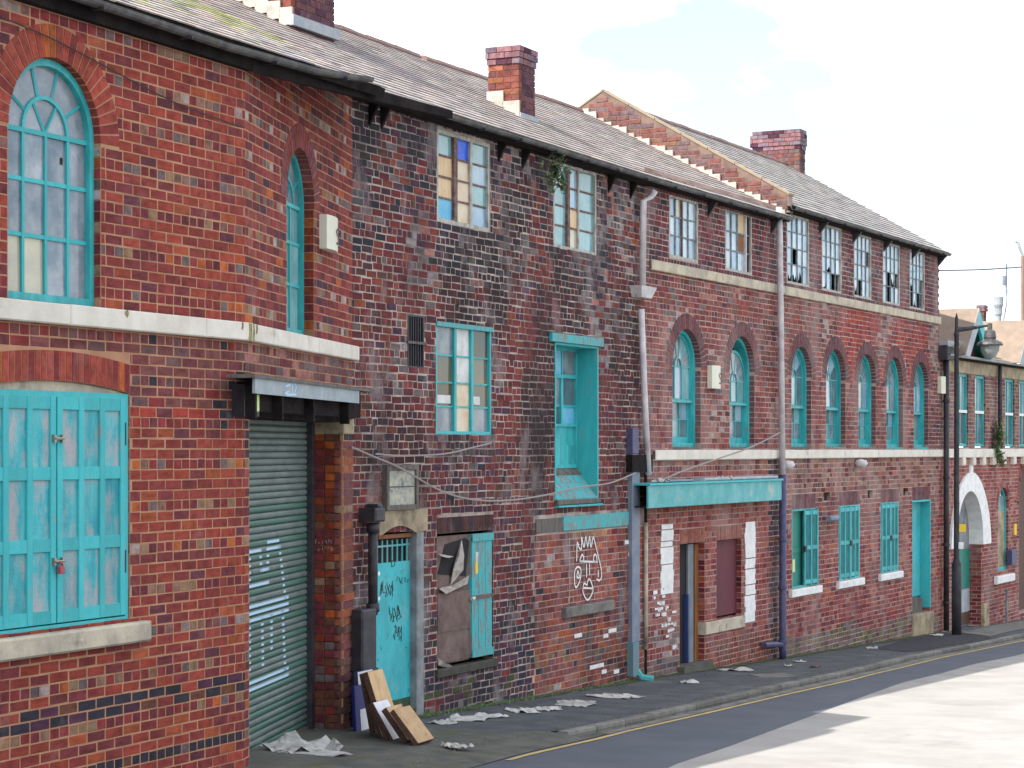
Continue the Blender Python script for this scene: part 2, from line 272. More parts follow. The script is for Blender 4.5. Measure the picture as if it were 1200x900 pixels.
class MB:
    def __init__(s): s.v = []; s.f = []; s.c = []
    def poly(s, pts, col=None):
        n = len(s.v); s.v += [tuple(p) for p in pts]; s.f.append(tuple(range(n, n + len(pts)))); s.c.append(col)
    def add(s, vs, fs, col=None):
        n = len(s.v); s.v += vs
        for f in fs: s.f.append(tuple(n + i for i in f)); s.c.append(col)
    def box(s, x0, x1, y0, y1, z0, z1, col=None, ch=0.0):
        if ch <= 0:
            s.add([(x0, y0, z0), (x1, y0, z0), (x1, y0, z1), (x0, y0, z1), (x0, y1, z0), (x1, y1, z0), (x1, y1, z1), (x0, y1, z1)],
                  [(0, 1, 2, 3), (1, 5, 6, 2), (5, 4, 7, 6), (4, 0, 3, 7), (3, 2, 6, 7), (4, 5, 1, 0)], col)
        else:
            c = ch
            s.add([(x0 + c, y0, z0 + c), (x1 - c, y0, z0 + c), (x1 - c, y0, z1 - c), (x0 + c, y0, z1 - c),
                   (x0, y0 + c, z0), (x1, y0 + c, z0), (x1, y0 + c, z1), (x0, y0 + c, z1),
                   (x0, y1, z0), (x1, y1, z0), (x1, y1, z1), (x0, y1, z1)],
                  [(0, 1, 2, 3), (4, 5, 1, 0), (5, 6, 2, 1), (6, 7, 3, 2), (7, 4, 0, 3),
                   (8, 9, 5, 4), (9, 10, 6, 5), (10, 11, 7, 6), (11, 8, 4, 7)], col)
    def prism(s, pts, y0, y1, col=None, back=True):       # pts in x,z anticlockwise seen from the street
        n = len(pts); vs = [(x, y0, z) for x, z in pts] + [(x, y1, z) for x, z in pts]
        fs = [tuple(range(n))] + [(i, i + n, (i + 1) % n + n, (i + 1) % n) for i in range(n)]
        if back: fs.append(tuple(range(2 * n - 1, n - 1, -1)))
        s.add(vs, fs, col)
    def strip(s, outer, inner, y0, y1, closed=False, col=None):   # band between two equal polylines in x,z, with thickness
        n = len(outer)
        vs = [(x, y0, z) for x, z in outer] + [(x, y0, z) for x, z in inner] + [(x, y1, z) for x, z in outer] + [(x, y1, z) for x, z in inner]
        fs = []
        for i in range(n if closed else n - 1):
            j = (i + 1) % n
            fs += [(i, j, n + j, n + i), (2 * n + i, 2 * n + j, j, i), (n + i, n + j, 3 * n + j, 3 * n + i), (3 * n + i, 3 * n + j, 2 * n + j, 2 * n + i)]
        if not closed:
            fs += [(0, n, 3 * n, 2 * n), (n - 1, 3 * n - 1, 4 * n - 1, 2 * n - 1)]
        s.add(vs, fs, col)
    def tube(s, pts, r, n=8, col=None):
        pts = [Vector(p) for p in pts]; rings = []
        rr = r if isinstance(r, (list, tuple)) else [r] * len(pts)
        up = Vector((0.31, 0.17, 0.94))
        for i, p in enumerate(pts):
            d = (pts[min(i + 1, len(pts) - 1)] - pts[max(i - 1, 0)]).normalized()
            a = d.cross(up)
            if a.length < 0.1: a = d.cross(Vector((1, 0, 0)))
            a.normalize(); b = d.cross(a)
            rings.append([tuple(p + (a * cos(2 * pi * k / n) + b * sin(2 * pi * k / n)) * rr[i]) for k in range(n)])
        vs = [v for R in rings for v in R]; fs = []
        for i in range(len(pts) - 1):
            for k in range(n):
                fs.append((i * n + k, i * n + (k + 1) % n, (i + 1) * n + (k + 1) % n, (i + 1) * n + k))
        fs.append(tuple(range(n - 1, -1, -1))); m = (len(pts) - 1) * n; fs.append(tuple(range(m, m + n)))
        s.add(vs, fs, col)
    def lathe(s, cx, cy, prof, n=16, col=None):
        vs = [(cx + r * cos(2 * pi * k / n), cy + r * sin(2 * pi * k / n), z) for r, z in prof for k in range(n)]; fs = []
        for i in range(len(prof) - 1):
            for k in range(n): fs.append((i * n + k, i * n + (k + 1) % n, (i + 1) * n + (k + 1) % n, (i + 1) * n + k))
        s.add(vs, fs, col)
    def ribbon(s, pts, wd, y, col=None):                 # flat stroke in the x,z plane at depth y
        P = [Vector(p) for p in pts]; n = len(P); Lf = []; Rt = []
        for i in range(n):
            d = (P[min(i + 1, n - 1)] - P[max(i - 1, 0)])
            if d.length < 1e-6: d = Vector((1, 0))
            d.normalize(); nrm = Vector((-d.y, d.x)) * wd / 2
            Lf.append(P[i] + nrm); Rt.append(P[i] - nrm)
        s.strip([tuple(p) for p in Lf], [tuple(p) for p in Rt], y, y + 0.002, col=col)
    def mesh(s, name, m, smooth=False):
        me = bpy.data.meshes.new(name); me.from_pydata(s.v, [], s.f)
        if any(c is not None for c in s.c):
            at = me.color_attributes.new('tone', 'FLOAT_COLOR', 'CORNER'); buf = []
            for f, c in zip(s.f, s.c):
                buf += list((*(c or (0.3, 0.3, 0.3)), 1.0)) * len(f)
            at.data.foreach_set('color', buf)
        if m: me.materials.append(MATS[m])
        if smooth: me.polygons.foreach_set('use_smooth', [True] * len(me.polygons))
        me.update(); return me
    def build(s, name, m, parent, F, smooth=False, **k):
        o = bpy.data.objects.new(name, s.mesh(name, m, smooth)); link(o, parent, F.M.copy()); return fin(o, **k)
def bx(name, m, parent, F, x0, x1, y0, y1, z0, z1, ch=0.0, **k):
    """a box whose own origin sits at its lower front left corner"""
    b = MB(); b.box(0, x1 - x0, 0, y1 - y0, 0, z1 - z0, ch=ch)
    return b.build(name, m, parent, F.sub(x0, y0, z0), **k)

def arc(cx, cz, r, a0, a1, n, rz=None):
    rz = r if rz is None else rz
    return [(cx + r * cos(a0 + (a1 - a0) * i / n), cz + rz * sin(a0 + (a1 - a0) * i / n)) for i in range(n + 1)]

def course(parent, F, s0, s1, y0, z0, z1, m, L_=1.25, seed=0):
    r = random.Random(seed); x = s0; co = bx('string_course', 'mortar_gable', parent, F, s0, s1, y0 + .012, .02, z0 + .01, z1 - .01)
    while x < s1 - .01:
        x2 = min(x + L_ * r.uniform(.8, 1.2), s1); x2 = s1 if s1 - x2 < .3 else x2
        bx('stone', m, co, F, x + .002, x2 - .002, y0 + r.uniform(-.003, .003), .02, z0 + r.uniform(-.002, .002), z1 + r.uniform(-.002, .002), ch=.01); x = x2
    return co

# ------------------------------------------------------------------ brickwork
H = 0.085
class Op:      # an opening: kind rect / flat (soldier lintel) / arch / seg
    def __init__(s, kind, s0, s1, z0, z1, depth=0.2, ring=0.23, rise=0.07, ext=0.0):
        s.kind, s.s0, s.s1, s.z0, s.z1, s.depth, s.ring, s.rise, s.ext = kind, s0, s1, z0, z1, depth, ring, rise, ext
        s.c = (s0 + s1) / 2; s.r = (s1 - s0) / 2
    def blocked(s, z):
        if z < s.z0: return None
        if s.kind == 'arch':
            if z <= s.z1: return (s.s0, s.s1)
            R = s.r + s.ring
            if z < s.z1 + R: h = sqrt(R * R - (z - s.z1) ** 2); return (s.c - h, s.c + h)
            return None
        top = s.z1 + (s.ring if s.kind in ('flat', 'seg') else 0) + (s.rise * 0.6 if s.kind == 'seg' else 0)
        if z < s.z1: return (s.s0, s.s1)
        return (s.s0 - s.ext, s.s1 + s.ext) if z < top else None
    def outline(s, n=14):
        if s.kind == 'arch': return [(s.s0, s.z0), (s.s1, s.z0)] + arc(s.c, s.z1, s.r, 0, pi, n)
        if s.kind == 'seg':
            return [(s.s0, s.z0), (s.s1, s.z0)] + [(s.s1 + (s.s0 - s.s1) * i / 8, s.z1 + s.rise * (1 - (2 * i / 8 - 1) ** 2)) for i in range(9)]
        return [(s.s0, s.z0), (s.s1, s.z0), (s.s1, s.z1), (s.s0, s.z1)]

def vary(c, rng, a=0.16):
    k = 1 + rng.uniform(-a, a); return tuple(max(0.004, x * k * (1 + rng.uniform(-0.06, 0.06))) for x in c)
class Wall:
    """brick specs for one wall; split later into single bricks and a joined rest"""
    def __init__(s, F, s0, s1, z0, z1, ops, colfn, seed=1, hdr=4, irregular=0.0, joint=0.010, proud=0.0022, zmax=None, zmin=None, rough=0.002, Ls=0.24, keep=None, phase=0):
        rng = random.Random(seed); s.F = F; s.ops = ops; s.items = []; s.rng = rng; s.colfn = colfn
        k0 = floor(z0 / H); k1 = int(math.ceil(z1 / H))
        for k in range(k0, k1):
            zb = k * H + joint / 2; zt = (k + 1) * H - joint / 2; zm = (zb + zt) / 2
            if zb < z0 - 0.04 or zt > z1 + 0.03: continue
            iv = sorted([b for b in (o.blocked(zm) for o in ops) if b])
            head = hdr and (k + phase) % hdr == 0
            x = s0 - (0.0 if k % 2 else Ls / 2) - (rng.uniform(0, 0.1) if irregular else 0)
            while x < s1:
                isH = head or (rng.random() < irregular)
                Lb = (Ls / 2 if isH else Ls) * (1 + (rng.uniform(-0.06, 0.06) if irregular else rng.uniform(-0.012, 0.012)))
                a, b = max(x + joint * .62, s0), min(x + Lb - joint * .62, s1); x += Lb
                if b - a < 0.02: continue
                segs = [(a, b)]
                for (p, q) in iv:
                    ns = []
                    for (u, v) in segs:
                        if v <= p or u >= q: ns.append((u, v))
                        else:
                            if u < p - 0.015: ns.append((u, p - 0.006))
                            if v > q + 0.015: ns.append((q + 0.006, v))
                    segs = ns
                for (u, v) in segs:
                    if v - u < 0.018: continue
                    m = (u + v) / 2
                    if zmax and zt > zmax(m): continue
                    if zmin and zt < zmin(m): continue
                    if keep and not keep(m, zm): continue
                    c = colfn(m, zm, k, isH, rng)
                    if c is None: continue
                    jz = rng.uniform(-1, 1) * rough * 1.2
                    s.items.append((u, v, zb + jz, zt + jz + rng.uniform(-1, 1) * rough * 0.5, -proud + rng.uniform(-1, 1) * min(rough * 0.7, proud * .7), vary(c, rng), isH))
    def sheet(s, parent, m, pts, name='wall', **k):
        loops = [[Vector((x, 0, z)) for x, z in pts]] + [[Vector((x, 0, z)) for x, z in o.outline()] for o in s.ops]
        tris = geometry.tessellate_polygon(loops); flat = [v for l in loops for v in l]
        b = MB(); b.v = [tuple(v) for v in flat]
        for t in tris:
            a, c, d = (flat[i] for i in t)
            n = (c - a).cross(d - a)
            b.f.append(tuple(t) if n.y < 0 else (t[0], t[2], t[1])); b.c.append(None)
        for o in s.ops:
            ol = o.outline(); n = len(ol)
            for i in range(n):
                (x0, z0), (x1, z1) = ol[i], ol[(i + 1) % n]
                b.poly([(x0, 0, z0), (x0, o.depth, z0), (x1, o.depth, z1), (x1, 0, z1)])
        return b.build(name, m, parent, s.F, **k)

def ring_pieces(o, F, colfn, rng, y0=-0.005, width=0.078):
    """voussoirs of an arch, soldiers of a lintel: (polygon, y0, y1, colour)"""
    out = []
    if o.kind == 'arch':
        R0 = o.r - 0.004; R1 = o.r + o.ring; n = max(8, int(round(pi * (R0 + 0.3 * o.ring) / width)))
        for i in range(n):
            a0 = pi * i / n + 0.0058 / R0; a1 = pi * (i + 1) / n - 0.0058 / R0
            e = 0.004 / R1
            p = [(o.c + R0 * cos(a0), o.z1 + R0 * sin(a0)), (o.c + R1 * cos(a0 + e - 0.004 / R0 + 0.002), o.z1 + R1 * sin(a0)),
                 (o.c + R1 * cos(a1), o.z1 + R1 * sin(a1)), (o.c + R0 * cos(a1), o.z1 + R0 * sin(a1))]
            out.append((p, y0 + rng.uniform(-.001, .001), o.depth, vary(colfn(p[0][0], p[1][1], -99, False, rng) or (0.2, 0.05, 0.04), rng)))
    elif o.kind in ('flat', 'seg'):
        w_ = (o.s1 - o.s0) + 2 * o.ext; n = int(round(w_ / width))
        f = (lambda u: o.rise * (1 - (2 * u - 1) ** 2)) if o.kind == 'seg' else (lambda u: 0)
        for i in range(n):
            u0 = (i + 0.08) / n; u1 = (i + 0.92) / n
            X = lambda u: o.s0 - o.ext + w_ * u
            p = [(X(u0), o.z1 + f(u0) + 0.003), (X(u1), o.z1 + f(u1) + 0.003), (X(u1), o.z1 + f(u1) + o.ring - 0.006), (X(u0), o.z1 + f(u0) + o.ring - 0.006)]
            out.append((p, y0 + rng.uniform(-.001, .001), o.depth, vary(colfn(p[0][0], p[2][1], -99, False, rng) or (0.2, 0.05, 0.04), rng)))
    return out
def jamb_items(o, mb, colfn, rng, left=True, right=True, joint=0.011):
    """bricks turned into the sides of an opening"""
    k = int(math.ceil(o.z0 / H))
    while (k + 1) * H < o.z1 + 0.01:
        zb = k * H + joint / 2; zt = (k + 1) * H - joint / 2
        for sd in (0, 1):
            if (sd == 0 and not left) or (sd == 1 and not right): continue
            y = 0.004; x = o.s0 if sd == 0 else o.s1
            first = 0.11 if k % 2 else 0.22
            while y < o.depth - 0.01:
                y2 = min(y + first - joint, o.depth); c = vary(colfn(x, (zb + zt) / 2, k, True, rng) or (0.15, .05, .04), rng)
                if sd == 0: mb.box(x - 0.03, x + 0.006, y, y2, zb, zt, c)
                else: mb.box(x - 0.006, x + 0.03, y, y2, zb, zt, c)
                y = y2 + joint; first = 0.22
        k += 1

UNITS = {}
def unit_brick(m='brick'):
    if m not in UNITS:
        UNIT = UNITS[m] = []
        for i in range(4):
            r = random.Random(40 + i); b = MB(); b.box(-0.5, 0.5, 0, 1, -0.5, 0.5)
            c = 0.03; cz = 0.07; b = MB(); j = lambda a: r.uniform(-a, a)
            f = [(-0.5 + c + j(.008), 0, -0.5 + cz + j(.02)), (0.5 - c + j(.008), 0, -0.5 + cz + j(.02)), (0.5 - c + j(.008), 0, 0.5 - cz + j(.02)), (-0.5 + c + j(.008), 0, 0.5 - cz + j(.02))]
            m_ = [(-0.5, .1, -0.5), (0.5, .1, -0.5), (0.5, .1, 0.5), (-0.5, .1, 0.5)]; k = [(x, 1, z) for x, _, z in m_]
            b.add(f + m_ + k, [(0, 1, 2, 3), (4, 5, 1, 0), (5, 6, 2, 1), (6, 7, 3, 2), (7, 4, 0, 3), (8, 9, 5, 4), (9, 10, 6, 5), (10, 11, 7, 6), (11, 8, 4, 7)])
            UNIT.append(b.mesh('brick', m + '_piece'))
    return UNITS[m]
def finish_bricks(jobs, limit=300, m='brick'):
    """jobs: (Wall, wall object, extra MB). The largest bricks in view become objects, the rest one joined part per wall."""
    cand = []
    for wi, (W, wo_, ex) in enumerate(jobs):
        for i, it in enumerate(W.items):
            p = W.F.M @ Vector(((it[0] + it[1]) / 2, 0, (it[2] + it[3]) / 2))
            px = 600 + FPX * p.x / p.y; py = HOR - FPX * (p.z - EYE) / p.y
            if 4 < px < 1196 and 4 < py < 896:
                cand.append(((it[1] - it[0]) * (it[3] - it[2]) / p.y ** 2, wi, i))
    cand.sort(reverse=True); pick = {(wi, i) for _, wi, i in cand[:limit]}
    us = unit_brick(m)
    for wi, (W, wo_, ex) in enumerate(jobs):
        mb = ex or MB()
        for i, (u, v, zb, zt, yf, c, h) in enumerate(W.items):
            if (wi, i) in pick:
                o = bpy.data.objects.new('brick', us[i % 4]); o.color = (*c, 1)
                link(o, wo_, W.F.M @ Matrix.Translation(((u + v) / 2, yf, (zb + zt) / 2)) @ Matrix.Rotation(random.uniform(-.006, .006), 4, 'Y') @ Matrix.Diagonal((v - u, 0.035, zt - zb, 1)))
            else: mb.box(u, v, yf, 0.02, zb, zt, c, ch=0.003)
        if mb.v: mb.build('brickwork', m + '_mass', wo_, W.F, kind='stuff')

# ------------------------------------------------------------------ windows
def jagged(x0, x1, z0, z1, rng):
    n = 5; t = rng.uniform(0.3, 0.75); pts = [(x0, z1), (x0, z0 + (z1 - z0) * rng.uniform(0.1, t))]
    for i in range(1, n): pts.append((x0 + (x1 - x0) * i / n, z0 + (z1 - z0) * rng.uniform(0.05, t + .15)))
    pts += [(x1, z0 + (z1 - z0) * rng.uniform(0.1, t)), (x1, z1)]
    return pts
def pane(parent, F, x0, x1, z0, z1, y, m, rng=random):
    if m is None: return
    if m.startswith('jag:'):
        b = MB(); b.prism([(x - x0, z - z0) for x, z in jagged(x0, x1, z0, z1, rng)], 0, 0.004); b.build('pane', m[4:], parent, F.sub(x0, y, z0), label='broken pane')
    else:
        b = MB(); b.box(0, x1 - x0, 0, 0.005, 0, z1 - z0); b.build('pane', m, parent, F.sub(x0, y, z0, rx=rng.uniform(-.012, .012), rz=rng.uniform(-.01, .01)))
def grid(parent, F, x0, x1, z0, z1, y, xs, zs, bw, bm, pf, bd=0.03, thick={}):
    """glazing bars at fractions xs / zs and a pane in every cell"""
    X = [x0] + [x0 + (x1 - x0) * f for f in xs] + [x1]; Z = [z0] + [z0 + (z1 - z0) * f for f in zs] + [z1]
    for i, f in enumerate(xs):
        c = X[i + 1]; w_ = thick.get(i, (bw, bm, 0)); bx('glazing_bar', w_[1], parent, F, c - w_[0] / 2, c + w_[0] / 2, y - bd * 0.6 - w_[2], y + bd * 0.4, z0, z1)
    for f in Z[1:-1]: bx('glazing_bar', bm, parent, F, x0, x1, y - bd * 0.5, y + bd * 0.3, f - bw / 2, f + bw / 2)
    for i in range(len(X) - 1):
        for j in range(len(Z) - 1):
            pane(parent, F, X[i] + .002, X[i + 1] - .002, Z[j] + .002, Z[j + 1] - .002, y, pf(i, j))
def rect_frame(parent, F, x0, x1, z0, z1, y0, y1, fw, m, name='window', sill=None, **k):
    b = MB(); o = [(0, 0), (x1 - x0, 0), (x1 - x0, z1 - z0), (0, z1 - z0)]; sl = sill or fw
    i = [(fw, sl), (x1 - x0 - fw, sl), (x1 - x0 - fw, z1 - z0 - fw), (fw, z1 - z0 - fw)]
    b.strip(o, i, 0, y1 - y0, closed=True); return b.build(name, m, parent, F.sub(x0, y0, z0), **k)
def arch_frame(parent, F, x0, x1, z0, zs, y0, y1, fw, m, name='window', sill=0.08, rz=None, **k):
    c = (x0 + x1) / 2; r = c - x0; rz = rz or r
    out = [(0, 0)] + [(x, z) for x, z in arc(r, zs - z0, r, pi, 0, 20, rz)] + [(2 * r, 0)]
    inn = [(fw, 0)] + [(x, z) for x, z in arc(r, zs - z0, r - fw, pi, 0, 20, rz - fw)] + [(2 * r - fw, 0)]
    b = MB(); b.strip(inn, out, 0, y1 - y0); b.box(fw, 2 * r - fw, 0.004, y1 - y0, 0, sill)
    return b.build(name, m, parent, F.sub(x0, y0, z0), **k)
def fan(parent, F, c, zs, r, ri, y, bw, bm, pm, outer, inner):
    """half-round head: a small half ring of radius ri, spokes and wedge panes"""
    b = MB(); b.strip(arc(0, 0, ri - bw / 2, pi, 0, 14), arc(0, 0, ri + bw / 2, pi, 0, 14), -0.018, 0.01); b.build('glazing_bar', bm, parent, F.sub(c, y, zs))
    A = [0] + outer + [pi]
    for a in outer:
        b = MB(); b.tube([(ri * cos(a), 0, ri * sin(a)), (r * cos(a), 0, r * sin(a))], bw / 2, 4); b.build('glazing_bar', bm, parent, F.sub(c, y - .003, zs))
    for i in range(len(A) - 1):
        p = arc(0, 0, r + .01, A[i], A[i + 1], 5) + list(reversed(arc(0, 0, ri, A[i], A[i + 1], 5)))
        b = MB(); b.prism(p, 0, 0.004); m_ = pm(i)
        if m_: b.build('pane', m_, parent, F.sub(c, y, zs))
    for a in inner:
        b = MB(); b.tube([(0, 0, 0.01), (ri * cos(a), 0, ri * sin(a))], bw / 2, 4); b.build('glazing_bar', bm, parent, F.sub(c, y - .003, zs))
    B = [0] + inner + [pi]
    for i in range(len(B) - 1):
        b = MB(); b.prism([(0, 0)] + arc(0, 0, ri, B[i], B[i + 1], 5), 0, 0.004); b.build('pane', pm(i), parent, F.sub(c, y, zs))
# ================================================================== ground
FGm = FG
def gsheet(name, m, v0f, v1f, t0, t1, dz, step=1.0, kind='structure', parent=None, nv=1, label=None):
    b = MB(); n = max(1, int(round((t1 - t0) / step))); ts = [t0 + (t1 - t0) * i / n for i in range(n + 1)]
    for i, t in enumerate(ts):
        for j in range(nv + 1):
            v = v0f(t) + (v1f(t) - v0f(t)) * j / nv; b.v.append((t, v, gz(t) + dz))
    for i in range(n):
        for j in range(nv):
            a = i * (nv + 1) + j; b.f.append((a, a + nv + 1, a + nv + 2, a + 1)); b.c.append(None)
    return b.build(name, m, parent, FG, kind=kind, label=label)
# kerb and line traced on the ground
def tr(pts, dz=0.0): return [ground_hit(x, y, dz) for x, y in pts]
KERB = [(-9, -2.6), (-3, -2.6)] + [(-0.6, -2.16), (0.45, -2.19), (1.25, -2.17), (2.54, -2.15), (4.76, -2.06), (7.5, -1.94), (11, -1.84), (13, -1.76), (15.8, -1.62), (18.1, -1.62), (21.3, -1.68), (24.2, -1.66)] + [(40, -1.3), (120, -1.3)]
YEL = [(-9, -3.1), (-2.35, -2.72), (-0.87, -2.53), (2.2, -2.35), (4.58, -2.29), (7.57, -2.18), (11.1, -2.09), (12.4, -2.0), (17.1, -1.84), (23.5, -1.86)] + [(42, -1.75), (120, -1.7)]
def interp(P, t):
    if t <= P[0][0]: return P[0][1]
    for (a, b), (c, d) in zip(P, P[1:]):
        if t <= c: return b + (d - b) * (t - a) / (c - a)
    return P[-1][1]
KERB.sort(); YEL.sort()
kv = lambda t: interp(KERB, t)
ground = gsheet('ground', 'mossy_concrete', lambda t: -300, lambda t: 300, -200, 900, -0.35, 5)
road = gsheet('road', 'asphalt_road', lambda t: kv(t) - 0.02, lambda t: -14, -60, 120, -0.07, 0.7)
def path_edge(t):
    k_ = min(1, max(0, (0.9 - t) / 1.5))
    return kv(t) + 0.12 if t > 1.0 else max(kv(t) + .12, interp(YEL, t) + .07 + .12 + .75 * k_ + .16)
path = gsheet('pavement', 'asphalt_path', path_edge, lambda t: 6, -12, 120, 0.0, 0.7)
# road sheet beyond the shadow edge, sunlight painted in as a paler colour
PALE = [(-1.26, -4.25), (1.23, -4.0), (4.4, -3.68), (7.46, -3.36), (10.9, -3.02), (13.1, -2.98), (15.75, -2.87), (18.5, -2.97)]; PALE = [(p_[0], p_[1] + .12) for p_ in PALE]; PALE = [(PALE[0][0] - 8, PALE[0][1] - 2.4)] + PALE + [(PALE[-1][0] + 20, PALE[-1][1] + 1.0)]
pale = gsheet('painted_sunlit_road', 'painted_sunlight', lambda t: interp(PALE, t), lambda t: -13, PALE[0][0], 70, -0.062, 0.7)
# kerb stones
kerb = gsheet('kerb_bed', 'grey_stone', lambda t: kv(t) + 0.125, lambda t: kv(t) - 0.015, 0.6, 110, -0.03, 0.7)
t = 0.8; rk = random.Random(3)
while t < 40:
    ln_ = rk.uniform(0.75, 0.95); t2 = t + ln_
    a = Vector((t, kv(t), gz(t))); c = Vector((t2, kv(t2), gz(t2))); d = c - a
    if abs(kv(t) - kv(t2)) < 1.0:
        b = MB(); b.box(0.006, d.length - 0.012, 0.0, 0.125, -0.12, 0.012 + rk.uniform(-.004, .004), ch=0.008)
        fr = FG.sub(a.x, a.y, a.z, rz=atan2(d.y, d.x)); fr.M = fr.M @ Matrix.Rotation(-math.asin(d.z / d.length), 4, 'Y'); b.build('kerb_stone', 'kerb_stone', kerb, fr)
    t = t2
yl = gsheet('yellow_line', 'yellow_line', lambda t: interp(YEL, t) + 0.03, lambda t: interp(YEL, t) - 0.04, -1.5, 60, -0.064, 0.5)
b = MB(); T0, T1, NT = -8.0, 1.6, 32          # mossy concrete crossing in front of the garage, falling to the road
for i in range(NT + 1):
    t = T0 + (T1 - T0) * i / NT; k_ = min(1, max(0, (0.9 - t) / 1.5)); edge = interp(YEL, t) + 0.07; mid = edge + (0.12 + 0.75 * k_)
    wob = 0.10 * noise.noise(Vector((t * 1.3, 4, 0)))
    b.v += [(t, edge, gz(t) - 0.062), (t, mid + wob * k_, gz(t) + (0.008 if t < .9 else -0.058)), (t, (3.0 if t < 0.2 else mid + .3), gz(t) + (0.008 if t < .9 else -0.058))]
for i in range(NT):
    for j in range(2): q0 = i * 3 + j; b.f.append((q0, q0 + 3, q0 + 4, q0 + 1)); b.c.append(None)
apron = b.build('garage_apron', 'mossy_concrete', None, FG, kind='structure')
gsheet('gutter_strip', 'kerb_stone', lambda t: kv(t) - .015, lambda t: interp(YEL, t) + 0.06, 1.5, 60, -0.064, 0.6)
b = MB()
pp = [ground_hit(x, y) for x, y in [(1024, 760), (1045, 755), (1062, 748), (1085, 742), (1127, 742), (1166, 748), (1140, 753), (1108, 758), (1080, 763), (1058, 764)]]
b.poly([(t_, v_, gz(t_) + 0.006) for t_, v_ in pp]); b.build('asphalt_patch', 'asphalt_new', None, FG, kind='structure')
pp = [ground_hit(x, y) for x, y in [(1128, 742), (1165, 733), (1240, 722), (1240, 733), (1190, 739), (1160, 746)]]
b = MB(); b.poly([(t_, v_, gz(t_) + 0.010) for t_, v_ in pp]); b.build('concrete_crossing', 'painted_sunlight' if 0 else 'kerb_stone', None, FG, kind='structure')

# ================================================================== colour choosers for brick
def pick(rng, tab):
    r = rng.random() * sum(w for w, _ in tab)
    for w_, c in tab:
        r -= w_
        if r <= 0: return c
    return tab[-1][1]
RED = (0.34, 0.048, 0.034); DRED = (0.235, 0.036, 0.036); MAR = (0.155, 0.030, 0.038); ORG = (0.42, 0.105, 0.03)
PUR = (0.085, 0.032, 0.055); CHAR = (0.035, 0.032, 0.045); PINK = (0.36, 0.16, 0.13); PALEB = (0.40, 0.33, 0.31); BUFF = (0.28, 0.17, 0.10)
GREYB = (0.16, 0.12, 0.12); BRN = (0.16, 0.06, 0.035)
BLACK_COURSES = {-24, -25, -30}
def colA(x, z, k, h, rng):
    n = noise.noise(Vector((x * 0.7, z * 0.9, 3.3)))
    if k in BLACK_COURSES and rng.random() < 0.93: return pick(rng, [(6, CHAR), (1, PUR), (.5, BRN)])
    if k <= -34: return pick(rng, [(3, CHAR), (3, MAR), (2, DRED)])
    if -1e9 < z and z > 0.15 and z < 0.93 and k != -99:       # duller, soot washed band below the string course
        return pick(rng, [(4, (.17, .05, .05)), (3, (.20, .07, .065)), (2, (.15, .08, .08)), (2, DRED), (.2 + 7 * max(0, x + .9), CHAR)]) if z > .3 else pick(rng, [(5, DRED), (3, RED), (2, (.15, .04, .05)), (.1 + 7 * max(0, x + .7), CHAR)])
    if h:
        if n > 0.0: return pick(rng, [(4, DRED), (2, MAR), (2, (.24, .13, .09)), (1.8, (.24, .12, .10)), (.9, (.33, .25, .23)), (1, GREYB)])
        return pick(rng, [(5, DRED), (3, MAR), (2, BUFF), (1, GREYB), (1, ORG), (.3, PALEB)])
    t = [(7, (.31, .055, .036)), (6, (.25, .045, .038)), (3.4, (0.19, 0.04, 0.042)), (.8 + 2.2 * max(0, n), (0.13, 0.038, 0.05)), (1.2, (.36, .085, .035))]
    return pick(rng, t)
def colArch(x, z, k, h, rng): return pick(rng, [(6, (0.34, 0.065, 0.045)), (2, DRED), (1, ORG)])
def colA2(x, z, k, h, rng):
    if z < 0.93 and z > -0.05: return pick(rng, [(4, (0.17, 0.075, 0.07)), (2, GREYB), (2, PINK), (1.5, MAR)]) if z > 0.42 + 0.1 * x * 0 else pick(rng, [(4, CHAR), (1, PUR)])
    if h: return pick(rng, [(3, DRED), (2, MAR), (2.5, BUFF), (1.2, PALEB), (1.5, GREYB)])
    return pick(rng, [(4, (0.27, 0.06, 0.05)), (4, DRED), (3, MAR), (1, PUR), (0.5, ORG)])
def colPier(x, z, k, h, rng):
    if z < -2.05: return pick(rng, [(3, MAR), (2, BRN), (1, GREYB), (1, DRED)])
    return pick(rng, [(4, (0.26, 0.045, 0.02)), (3, (0.38, 0.085, 0.02)), (2.4, MAR), (3, (0.18, 0.03, 0.03)), (1, BRN), (.3, BUFF)])
def soot(x, z): return noise.noise(Vector((x * 0.55, z * 0.33, 9.1))) + 0.5 * noise.noise(Vector((x * 1.4, z * 0.9, 2.1)))
